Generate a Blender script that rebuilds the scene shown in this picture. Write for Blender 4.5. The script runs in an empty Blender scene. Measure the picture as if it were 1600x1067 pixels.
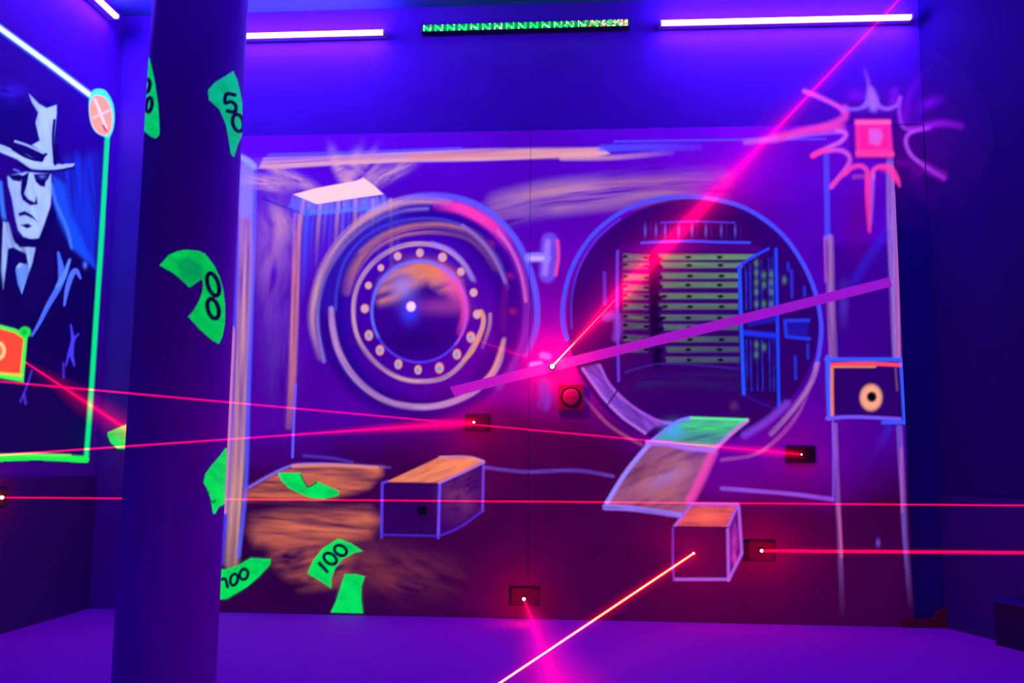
import bpy, bmesh, math, random
import numpy as np
from math import radians, sin, cos, pi, atan
from mathutils import Vector, Matrix

# ------------------------------------------------------------------ camera
SC = bpy.context.scene
COL = SC.collection
FPX = 1480.0
YAW, PITCH, ROLL = radians(4.6), atan(192 / FPX), radians(.5)
CAM = Vector((0, 0, .78))
fw = Vector((-sin(YAW) * cos(PITCH), cos(YAW) * cos(PITCH), sin(PITCH)))
r0 = Vector((cos(YAW), sin(YAW), 0)); u0 = r0.cross(fw)
RR = r0 * cos(ROLL) + u0 * sin(ROLL); UU = u0 * cos(ROLL) - r0 * sin(ROLL)
cd = bpy.data.cameras.new('camera'); cam = bpy.data.objects.new('camera', cd); COL.objects.link(cam)
cd.sensor_width = 36; cd.lens = 36 * FPX / 1600; cd.clip_start = .02
cam.matrix_world = Matrix(((RR.x, UU.x, -fw.x, CAM.x), (RR.y, UU.y, -fw.y, CAM.y), (RR.z, UU.z, -fw.z, CAM.z), (0, 0, 0, 1)))
SC.camera = cam

# ------------------------------------------------------------------ world, exposure
w = bpy.data.worlds.new('world'); SC.world = w; w.use_nodes = True
w.node_tree.nodes['Background'].inputs[0].default_value = (.02, .01, .3, 1)
w.node_tree.nodes['Background'].inputs[1].default_value = .05
vs = SC.view_settings
vs.view_transform = 'Standard'; vs.look = 'None'; vs.gamma = 1; vs.use_curve_mapping = False
vs.exposure = 0.0
# lamp settings used by the lamp builders below
UV_COLOR = (.13, .032, 1.0)
UV_STRENGTH = 152.0
UV_FILL = 29.0            # strength of the added, unseen fill tubes
FLUO = 1.05              # how strongly the fluorescent pigments answer the black light
LASER_RED = (1.0, .0, .025)

# room (metres)
D = 4.976; ZB = 2.585; XL = -2.654; XR = 1.774; ZC = 3.32; YF = -2.6
SPLAY = radians(18)

# ------------------------------------------------------------------ helpers
def lin(c):
    return tuple(((v / 255) / 12.92 if v / 255 <= .04045 else (((v / 255) + .055) / 1.055) ** 2.4) for v in c)

def ray(x, y):
    return RR * ((x - 800) / FPX) - UU * ((y - 533.5) / FPX) + fw
def on(x, y, axis, v):
    r = ray(x, y); return CAM + r * ((v - CAM[axis]) / r[axis])
def on_depth(x, y, d):
    r = ray(x, y); return CAM + r * (d / r.y)

def obj(name, bm, mat, parent=None, smooth=False, label=None, loc=None):
    me = bpy.data.meshes.new(name)
    if isinstance(bm, bmesh.types.BMesh):
        bmesh.ops.recalc_face_normals(bm, faces=bm.faces); bm.to_mesh(me); bm.free()
    else:
        me = bm
    if mat: me.materials.append(mat)
    if smooth:
        me.polygons.foreach_set('use_smooth', [True] * len(me.polygons))
    o = bpy.data.objects.new(name, me); COL.objects.link(o)
    if parent is not None: o.parent = parent
    if label: o['label'] = label
    if loc is not None: o.location = loc
    return o
def thing(name, label, cat, loc=(0, 0, 0), rot=(0, 0, 0), group=None):
    o = bpy.data.objects.new(name, None); COL.objects.link(o)
    o.location = loc; o.rotation_euler = rot; o['label'] = label; o['category'] = cat
    o.empty_display_size = .1
    if group: o['group'] = group
    return o
def tag(o, label, cat, group=None):
    o['label'] = label; o['category'] = cat
    if group: o['group'] = group
    return o
def struct(o, label=None):
    o['kind'] = 'structure'
    if label: o['label'] = label
    return o

def box(bm, a, b, bev=0):
    m = bmesh.new()
    bmesh.ops.create_cube(m, size=1)
    a = Vector(a); b = Vector(b)
    for v in m.verts:
        v.co = Vector(((a[i] + b[i]) / 2 + v.co[i] * (b[i] - a[i])) for i in range(3))
    if bev: bmesh.ops.bevel(m, geom=m.edges[:], offset=bev, segments=2, affect='EDGES', profile=.6)
    tmp = bpy.data.meshes.new('t'); m.to_mesh(tmp); m.free(); bm.from_mesh(tmp); bpy.data.meshes.remove(tmp)
def B(): return bmesh.new()
def boxo(name, a, b, mat, parent=None, bev=0, label=None):
    bm = B(); box(bm, a, b, bev); return obj(name, bm, mat, parent, label=label)
def lathe(bm, prof, p, axis, n=16, caps=True):
    """surface of revolution: prof = [(t, r)], from point p along unit axis"""
    axis = Vector(axis).normalized(); p = Vector(p)
    a = axis.orthogonal().normalized(); b = axis.cross(a)
    rings = []
    for t, r in prof:
        rings.append([bm.verts.new(p + axis * t + (a * cos(2 * pi * i / n) + b * sin(2 * pi * i / n)) * r) for i in range(n)])
    for q in range(len(rings) - 1):
        for i in range(n):
            bm.faces.new((rings[q][i], rings[q][(i + 1) % n], rings[q + 1][(i + 1) % n], rings[q + 1][i]))
    if caps:
        bm.faces.new(rings[0][::-1]); bm.faces.new(rings[-1])

# ------------------------------------------------------------------ materials
def new_mat(name):
    m = bpy.data.materials.new(name); m.use_nodes = True
    nt = m.node_tree; return m, nt, nt.nodes, nt.links, nt.nodes['Principled BSDF']
def bumpy(nt, scale, strength, dist=.002, detail=4):
    n = nt.nodes; l = nt.links
    g = n.new('ShaderNodeNewGeometry'); t = n.new('ShaderNodeTexNoise'); t.inputs['Scale'].default_value = scale; t.inputs['Detail'].default_value = detail
    l.new(g.outputs['Position'], t.inputs['Vector'])
    b = n.new('ShaderNodeBump'); b.inputs['Strength'].default_value = strength; b.inputs['Distance'].default_value = dist
    l.new(t.outputs[0], b.inputs['Height']); l.new(b.outputs[0], n['Principled BSDF'].inputs['Normal'])
    return t
def plain(name, rgb, rough=.6, metal=0, spec=.4, var=.15, scale=30, bump=.15):
    m, nt, n, l, p = new_mat(name)
    t = bumpy(nt, scale, bump)
    r = n.new('ShaderNodeMapRange'); r.inputs['To Min'].default_value = 1 - var; r.inputs['To Max'].default_value = 1 + var
    l.new(t.outputs[0], r.inputs['Value'])
    x = n.new('ShaderNodeVectorMath'); x.operation = 'SCALE'; x.inputs[0].default_value = rgb
    l.new(r.outputs[0], x.inputs['Scale']); l.new(x.outputs[0], p.inputs['Base Color'])
    p.inputs['Roughness'].default_value = rough; p.inputs['Metallic'].default_value = metal
    p.inputs['Specular IOR Level'].default_value = spec
    return m
def emis(name, rgb, s, base=(.05, .05, .05)):
    m, nt, n, l, p = new_mat(name)
    p.inputs['Base Color'].default_value = (*base, 1)
    p.inputs['Emission Color'].default_value = (*rgb, 1); p.inputs['Emission Strength'].default_value = s
    return m
WALL_BASE = (.18, .045, .46)
M_wall = plain('black_wall_paint', WALL_BASE, .75, spec=.2, var=.10, scale=5, bump=.3)
M_side = plain('dark_side_wall_paint', (.17, .02, .40), .75, spec=.2, var=.10, scale=5, bump=.3)
M_right = plain('navy_side_wall_paint', (.026, .003, .13), .75, spec=.15, var=.10, scale=5, bump=.3)
M_floor = plain('violet_carpet', (.50, .030, .60), .85, spec=.15, var=.22, scale=90, bump=.7)
M_ceil = plain('ceiling_paint', (.05, .16, .30), .8, spec=.2, var=.1, scale=6)
M_black = plain('black_metal', (.012, .010, .018), .45, spec=.5)
M_recess = plain('black_recess', (.006, .004, .01), .8, spec=.1)
M_white = plain('white_metal', (.6, .6, .65), .35)
M_ply = plain('plywood_edge', (.14, .04, .22), .7)
M_tape = plain('purple_tape', (.80, .20, .75), .5, spec=.3, var=.06, scale=40)
M_tape.node_tree.nodes['Principled BSDF'].inputs['Emission Color'].default_value = (.9, .02, .8, 1)     # fluorescent tape
M_tape.node_tree.nodes['Principled BSDF'].inputs['Emission Strength'].default_value = .26
M_tube = emis('uv_tube', UV_COLOR, UV_STRENGTH)
M_fill_dim = emis('uv_fill_dim', UV_COLOR, UV_FILL)

def paint_mat():
    """wall paint: 'paint' = body colour, 'glow' = light given off by fluorescent pigment under the black light"""
    m, nt, n, l, p = new_mat('mural_paint')
    t = bumpy(nt, 60, .25, .001)
    a = n.new('ShaderNodeAttribute'); a.attribute_name = 'paint'
    g = n.new('ShaderNodeAttribute'); g.attribute_name = 'glow'
    nn = n.new('ShaderNodeTexNoise'); nn.inputs['Scale'].default_value = 5; nn.inputs['Detail'].default_value = 4
    ge = n.new('ShaderNodeNewGeometry'); l.new(ge.outputs['Position'], nn.inputs['Vector'])
    r = n.new('ShaderNodeMapRange'); r.inputs['To Min'].default_value = .9; r.inputs['To Max'].default_value = 1.1
    l.new(nn.outputs[0], r.inputs['Value'])
    x = n.new('ShaderNodeVectorMath'); x.operation = 'SCALE'
    l.new(a.outputs['Color'], x.inputs[0]); l.new(r.outputs[0], x.inputs['Scale']); l.new(x.outputs[0], p.inputs['Base Color'])
    l.new(g.outputs['Color'], p.inputs['Emission Color']); p.inputs['Emission Strength'].default_value = FLUO
    p.inputs['Roughness'].default_value = .7; p.inputs['Specular IOR Level'].default_value = .2
    try: m.cycles.emission_sampling = 'NONE'
    except Exception: pass
    return m
M_paint = paint_mat()

def beam_mat(name, rgb, s, opaque=0.0):
    """light scattered along a laser beam: adds to whatever is behind it"""
    m = bpy.data.materials.new(name); m.use_nodes = True
    nt = m.node_tree; n = nt.nodes; l = nt.links; n.clear()
    e = n.new('ShaderNodeEmission'); e.inputs[0].default_value = (*rgb, 1); e.inputs[1].default_value = s
    t = n.new('ShaderNodeBsdfTransparent'); a = n.new('ShaderNodeAddShader'); o = n.new('ShaderNodeOutputMaterial')
    t.inputs[0].default_value = (1 - opaque,) * 3 + (1,)
    l.new(e.outputs[0], a.inputs[0]); l.new(t.outputs[0], a.inputs[1]); l.new(a.outputs[0], o.inputs['Surface'])
    return m
def haze_mat(name, rgb, s):
    """glowing fog around a beam: homogeneous emitting volume"""
    m = bpy.data.materials.new(name); m.use_nodes = True
    nt = m.node_tree; n = nt.nodes; l = nt.links; n.clear()
    e = n.new('ShaderNodeEmission'); e.inputs[0].default_value = (*rgb, 1); e.inputs[1].default_value = s
    o = n.new('ShaderNodeOutputMaterial'); l.new(e.outputs[0], o.inputs['Volume'])
    return m

# ------------------------------------------------------------------ the room shell
def wallbox(name, pts, z0, z1, th, mat, label):
    """vertical slab on the ground line pts[0]-pts[1], thickness th to the outside"""
    a, b = Vector((*pts[0], 0)), Vector((*pts[1], 0)); d = (b - a).normalized(); nrm = Vector((d.y, -d.x, 0)) * th
    bm = B(); q = [a, b, b + nrm, a + nrm]
    lo = [bm.verts.new((p.x, p.y, z0)) for p in q]; hi = [bm.verts.new((p.x, p.y, z1)) for p in q]
    bm.faces.new(lo); bm.faces.new(hi)
    for i in range(4): bm.faces.new((lo[i], lo[(i + 1) % 4], hi[(i + 1) % 4], hi[i]))
    return struct(obj(name, bm, mat), label)
XRF = XR + (D - YF) * math.tan(SPLAY)
boxf = lambda n, a, b, m, lb: struct(boxo(n, a, b, m), lb)
boxf('floor', (XL - .1, YF - .1, -.1), (XRF + .1, D + .1, 0), M_floor, 'violet-lit carpeted floor')
boxf('ceiling', (XL - .1, YF - .1, ZC), (XRF + .1, D + .1, ZC + .1), M_ceil, 'dark ceiling')
boxf('wall_back', (XL - .1, D, 0), (XR + .1, D + .1, ZC), M_wall, 'wall behind the vault mural')
boxf('wall_left', (XL - .1, YF - .1, 0), (XL, D, ZC), M_side, 'left wall with the portrait mural')
wallbox('wall_right', [(XRF, YF), (XR, D)], 0, ZC, .1, M_right, 'dark right wall')
boxf('wall_front', (XL - .1, YF - .1, 0), (XRF + .1, YF, ZC), M_side, 'wall behind the viewer')
# lower panelling on the right wall
rd = (Vector((XRF, YF, 0)) - Vector((XR, D, 0))).normalized()       # along right wall towards the viewer
rn = Vector((-rd.y, rd.x, 0));
if rn.x > 0: rn = -rn                                                # into the room
def right_at(s, off, z): return Vector((XR, D, 0)) + rd * s + rn * off + Vector((0, 0, z))
def right_box(name, s0, s1, o0, o1, z0, z1, mat, parent=None):
    bm = B(); vs_ = [bm.verts.new(right_at(s, o, z)) for z in (z0, z1) for s, o in ((s0, o0), (s1, o0), (s1, o1), (s0, o1))]
    for f in ((0, 1, 2, 3), (4, 5, 6, 7), (0, 1, 5, 4), (1, 2, 6, 5), (2, 3, 7, 6), (3, 0, 4, 7)): bm.faces.new([vs_[i] for i in f])
    return obj(name, bm, mat, parent)
M_dado = plain('dado_paint', (.04, .006, .17), .6, spec=.3, var=.06)
struct(boxo('shade_strip', (1.6075, D - .002, 0), (XR, D - .0001, ZB), plain('strip_shade', (.035, .004, .22), .75, spec=.15, var=.10, scale=5, bump=.3)), 'strip coloured navy for the light falloff between the mural board and the right corner')  # light falloff beside the board, put into a thin navy sheet
struct(boxo('shade_panel', (XL + .0001, YF, 0), (XL + .012, D, .70), plain('left_wall_shade', (.07, .006, .15), .7)), 'thin dark sheet painting the light falloff low on the left wall below the portrait')  # added dark sheet, paints the light fading towards the floor
struct(right_box('trim_1', .0, 4.2, .0, .02, 0, .645, M_dado), 'dark blue lower panelling along the right wall')

# ------------------------------------------------------------------ painting tools
def hashn(ix, iy, seed):
    h = (ix.astype(np.int64) * 374761393 + iy.astype(np.int64) * 668265263 + seed * 1442695041) & 0x7fffffff
    h = ((h ^ (h >> 13)) * 1274126177) & 0x7fffffff
    return ((h ^ (h >> 16)) & 0xffff) / 65535.0
def vnoise(x, y, seed=0):
    ix = np.floor(x); iy = np.floor(y); fx = x - ix; fy = y - iy
    fx = fx * fx * (3 - 2 * fx); fy = fy * fy * (3 - 2 * fy)
    a = hashn(ix, iy, seed); b = hashn(ix + 1, iy, seed); c = hashn(ix, iy + 1, seed); d = hashn(ix + 1, iy + 1, seed)
    return (a * (1 - fx) + b * fx) * (1 - fy) + (c * (1 - fx) + d * fx) * fy
def brush(x, y, ang, ls, ws, seed):
    """streaky brush noise 0..1, long along ang (degrees)"""
    c, s = cos(radians(ang)), sin(radians(ang)); u = x * c + y * s; v = -x * s + y * c
    return .5 * vnoise(u / ls, v / ws, seed) + .3 * vnoise(u / ls * 2, v / ws * 2.1, seed + 7) + .2 * vnoise(u / ls * 4, v / ws * 4.3, seed + 13)
def smooth(pts, n=7, closed=False):
    P = [np.array(p, float) for p in pts]
    if len(P) < 3: return np.array(P)
    out = []; N = len(P)
    for i in range(N if closed else N - 1):
        g = (lambda k: P[k % N]) if closed else (lambda k: P[min(max(k, 0), N - 1)])
        p0, p1, p2, p3 = g(i - 1), g(i), g(i + 1), g(i + 2)
        for k in range(n):
            t = k / n
            out.append(.5 * (2 * p1 + (p2 - p0) * t + (2 * p0 - 5 * p1 + 4 * p2 - p3) * t * t + (3 * p1 - p0 - 3 * p2 + p3) * t ** 3))
    if not closed: out.append(P[-1])
    return np.array(out)
def K(ox, oy, s):
    return lambda pts: [(p[0] / s + ox, p[1] / s + oy, *p[2:]) for p in pts]
PX = K(0, 0, 1); C6 = K(360, 220, 3.5575); C7 = K(480, 290, 2.885); C8 = K(860, 280, 2.667)
B1 = K(360, 640, 2.964); B2 = K(760, 640, 2.498); B3 = K(1140, 80, 3.335); B4 = K(1240, 380, 3.139); B5 = K(1200, 700, 2.9075)
L1 = K(0, 0, 2.667); L2 = K(0, 380, 2.667); L3 = K(0, 700, 2.667); L8 = K(0, 100, 2.964)

class Canvas:
    """A painted surface: a fine grid of points of the real wall; X, Y = the sketch-sheet coordinates of each point."""
    def __init__(s, pts, base):
        s.P = pts; s.shape = pts.shape[:2]
        d = pts - np.array(CAM); z = d @ np.array(fw)
        s.X = 800 + FPX * (d @ np.array(RR)) / z; s.Y = 533.5 - FPX * (d @ np.array(UU)) / z
        s.base = np.zeros((*s.shape, 3)); s.base[:] = base; s.glow = np.zeros((*s.shape, 3))
        s.id = np.zeros(s.shape, int); s.parts = [None]; s.hide = np.zeros((s.shape[0] - 1, s.shape[1] - 1), bool)
        s.cov = np.zeros(s.shape)
    def part(s, name, parent=0, label=None):
        s.parts.append((name, parent, label)); return len(s.parts) - 1
    def win(s, x0, y0, x1, y1):
        m = (s.X >= x0) & (s.X <= x1) & (s.Y >= y0) & (s.Y <= y1)
        if not m.any(): return None
        r = np.where(m.any(1))[0]; c = np.where(m.any(0))[0]
        return (slice(r[0], r[-1] + 1), slice(c[0], c[-1] + 1))
    def over(s, sl, a, rgb, fl, pid, body=.55, thr=.35):
        c = np.array(lin(rgb)); a3 = np.clip(a, 0, 1)[..., None]
        s.base[sl] = s.base[sl] * (1 - a3) + c * body * a3
        s.glow[sl] = s.glow[sl] * (1 - a3) + c * fl * a3
        s.cov[sl] = np.maximum(s.cov[sl], a)
        if pid is not None: s.id[sl] = np.where(a > thr, pid, s.id[sl])
    def tex(s, sl, t):
        if t is None: return 1.0
        ang, ls, ws, lo, seed = t
        n = brush(s.X[sl], s.Y[sl], ang, ls, ws, seed)
        return np.clip(lo + (1 - lo) * (n - .25) * 2.2, 0, 1)
    def stroke(s, pts, wd, rgb, a=1, soft=1.2, fl=1, pid=None, closed=False, curve=True, tex=None, body=.55, fade=None):
        """pts may carry a third value: local width factor"""
        pts = [tuple(p) + (1,) * (3 - len(p)) for p in pts]
        Q = smooth(pts, 7, closed) if curve else np.array(pts + ([pts[0]] if closed else []), float)
        if closed and curve: Q = np.vstack([Q, Q[:1]])
        m = wd * max(1, Q[:, 2].max()) / 2 + soft + 1
        sl = s.win(Q[:, 0].min() - m, Q[:, 1].min() - m, Q[:, 0].max() + m, Q[:, 1].max() + m)
        if sl is None: return
        X = s.X[sl]; Y = s.Y[sl]; best = np.full(X.shape, 1e9); tt = np.zeros(X.shape); off = np.zeros(X.shape)
        L = np.r_[0, np.cumsum(np.hypot(*np.diff(Q[:, :2], axis=0).T))]; LT = max(L[-1], 1e-6); L /= LT
        for i in range(len(Q) - 1):
            ax, ay, aw = Q[i]; bx, by, bw = Q[i + 1]
            j = np.where((X > min(ax, bx) - m) & (X < max(ax, bx) + m) & (Y > min(ay, by) - m) & (Y < max(ay, by) + m))
            if not len(j[0]): continue
            x = X[j]; y = Y[j]; dx, dy = bx - ax, by - ay; q = dx * dx + dy * dy + 1e-9
            t = np.clip(((x - ax) * dx + (y - ay) * dy) / q, 0, 1)
            dist = np.hypot(x - ax - t * dx, y - ay - t * dy) - (aw + (bw - aw) * t) * wd / 2
            k = dist < best[j]; b = best[j]; b[k] = dist[k]; best[j] = b
            u = tt[j]; u[k] = (L[i] + (L[i + 1] - L[i]) * t)[k]; tt[j] = u
            u = off[j]; u[k] = (((x - ax) * dy - (y - ay) * dx) / math.sqrt(q))[k]; off[j] = u
        al = np.clip(.5 - best / (2 * soft), 0, 1) if soft > 0 else (best < 0) * 1.0
        al = al * al * (3 - 2 * al) * a
        if tex:
            ang, ls, ws, lo, seed = tex
            nz = brush(tt * LT, off, 0, ls, ws * .8, seed); al = al * np.clip(lo + (1 - lo) * (nz - .25) * 2.2, 0, 1)
        if fade: al = al * np.interp(tt, np.linspace(0, 1, len(fade)), fade)
        s.over(sl, al, rgb, fl, pid, body)
    def poly(s, pts, rgb, a=1, soft=1.2, fl=1, pid=None, curve=False, tex=None, body=.55):
        Q = smooth(pts, 7, True) if curve else np.array([p[:2] for p in pts], float); Q = Q[:, :2]
        sl = s.win(Q[:, 0].min() - soft, Q[:, 1].min() - soft, Q[:, 0].max() + soft, Q[:, 1].max() + soft)
        if sl is None: return
        X = s.X[sl]; Y = s.Y[sl]; ins = np.zeros(X.shape, bool); dist = np.full(X.shape, 1e9)
        for i in range(len(Q)):
            ax, ay = Q[i]; bx, by = Q[(i + 1) % len(Q)]; dx, dy = bx - ax, by - ay
            c = ((ay > Y) != (by > Y)); ins ^= c & (X < dx * (Y - ay) / (dy if abs(dy) > 1e-9 else 1e-9) + ax)
            t = np.clip(((X - ax) * dx + (Y - ay) * dy) / (dx * dx + dy * dy + 1e-9), 0, 1)
            dist = np.minimum(dist, np.hypot(X - ax - t * dx, Y - ay - t * dy))
        sd = np.where(ins, -dist, dist)
        al = np.clip(.5 - sd / (2 * soft), 0, 1); al = al * al * (3 - 2 * al) * a * s.tex(sl, tex)
        s.over(sl, al, rgb, fl, pid, body)
    def blob(s, cx, cy, rx, ry, rgb, a=1, fl=1, pid=None, rot=0, tex=None, body=.55, hard=1.0):
        """airbrushed spot (hard=1 gaussian; bigger = crisper edge)"""
        m = max(rx, ry) * (2.4 if hard < 2 else 1.3)
        sl = s.win(cx - m, cy - m, cx + m, cy + m)
        if sl is None: return
        c, q = cos(radians(rot)), sin(radians(rot)); x = s.X[sl] - cx; y = s.Y[sl] - cy
        u = (x * c + y * q) / rx; v = (-x * q + y * c) / ry
        al = np.exp(-(u * u + v * v) ** hard) * a * s.tex(sl, tex)
        s.over(sl, al, rgb, fl, pid, body)
    def arc(s, c, rx, ry, a0, a1, wd, rgb, n=24, **k):
        """angles in degrees, clockwise on the wall from 3 o'clock (y down)"""
        full = abs(a1 - a0) >= 359.9
        P = [(c[0] + rx * cos(radians(a0 + (a1 - a0) * i / n)), c[1] + ry * sin(radians(a0 + (a1 - a0) * i / n))) for i in range(n if full else n + 1)]
        s.stroke(P, wd, rgb, closed=full, **k)
    def build(s, root, mat, keep_bg=True, bgname='painted_background', bglabel=None):
        nr, nc = s.shape; f = s.id
        cell = np.maximum.reduce([f[:-1, :-1], f[1:, :-1], f[:-1, 1:], f[1:, 1:]])
        cell = np.where(s.hide, -1, cell)
        if not keep_bg: cell = np.where(cell == 0, -1, cell)
        objs = {}
        n = nr * nc; P = s.P.reshape(-1, 3)
        ii, jj = np.meshgrid(np.arange(nr - 1), np.arange(nc - 1), indexing='ij'); v0 = ii * nc + jj
        for k in range(len(s.parts)):
            m = cell == k
            if not m.any(): continue
            a = v0[m]; q = np.stack([a, a + 1, a + nc + 1, a + nc], 1)
            u, inv = np.unique(q, return_inverse=True); inv = inv.reshape(-1)
            me = bpy.data.meshes.new('paint')
            me.vertices.add(len(u)); me.vertices.foreach_set('co', P[u].astype(np.float32).ravel())
            me.loops.add(len(inv)); me.loops.foreach_set('vertex_index', inv.astype(np.int32))
            me.polygons.add(len(q)); me.polygons.foreach_set('loop_start', np.arange(0, len(inv), 4, dtype=np.int32))
            me.update(calc_edges=True)
            for nm, arr in (('paint', s.base), ('glow', s.glow)):
                at = me.color_attributes.new(nm, 'FLOAT_COLOR', 'POINT')
                d = np.ones((len(u), 4), np.float32); d[:, :3] = arr.reshape(-1, 3)[u]; at.data.foreach_set('color', d.ravel())
            if k == 0: nm, par, lb = bgname, root, bglabel
            else:
                nm, pk, lb = s.parts[k]; par = objs.get(pk, root) if pk else root
            me.name = nm
            o = obj(nm, me, mat, par, label=lb); objs[k] = o
        return objs

def digits(cv, T, items, wd, pid):
    """hand-painted dark numerals: items = list of ('s', pts) strokes or ('o', cx, cy, rx, ry, rot)"""
    for it in items:
        if it[0] == 's': cv.stroke(T(it[1]), wd, (8, 0, 70), fl=.6, soft=1, pid=pid, body=.3)
        else:
            _, cx, cy, rx, ry, rot = it; c, q = cos(radians(rot)), sin(radians(rot))
            P = [(cx + rx * cos(t) * c - ry * sin(t) * q, cy + rx * cos(t) * q + ry * sin(t) * c) for t in np.linspace(0, 2 * pi, 12, endpoint=False)]
            cv.stroke(T(P), wd, (8, 0, 70), fl=.6, soft=1, pid=pid, closed=True, body=.3)

GREEN = (0, 232, 88); GREEND = (0, 150, 70)
CREAM = (228, 166, 158); ORANGE = (228, 134, 100); BLUE = (45, 75, 255); PALE = (135, 120, 240); PINK = (255, 60, 165); VIOLET = (150, 80, 215)

def note(cv, T, pts, label, parent=0, seed=1, col=GREEN):
    k = cv.part('painted_banknote', parent, label)
    cv.poly(T(pts), col, soft=1.3, pid=k, curve=False, body=.5)
    cv.poly(T(pts), GREEND, a=.55, soft=5, pid=None, tex=(30, 22, 9, 0, seed))
    return k

# ------------------------------------------------------------------ MURAL BOARD on the back wall
YB = D - .014
XB0, XB1, ZB = -2.10, 1.607, 2.585
joints = [-.307]
us = [XB0]
st = .0052
bounds = [XB0] + joints + [XB1]
cols = []
for i in range(len(bounds) - 1):
    a, b = bounds[i] + (.0012 if i else 0), bounds[i + 1] - (.0012 if i < len(bounds) - 2 else 0)
    cols.append(np.linspace(a, b, int((b - a) / st) + 1))
U_ = np.concatenate(cols); cut = np.cumsum([len(c) for c in cols])[:-1] - 1
Z_ = np.linspace(.004, ZB, int(ZB / st))
uu, zz = np.meshgrid(U_, Z_)
BOARD_BASE = (.72, .020, .82)
cv = Canvas(np.stack([uu, np.full(uu.shape, YB), zz], -1), BOARD_BASE)
for c in cut: cv.hide[:, c] = True

board = thing('mural_board', 'large plywood board painted with a fluorescent bank vault scene on the back wall', 'mural', (0, D, 0))
board_inv = board.location.copy()

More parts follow.
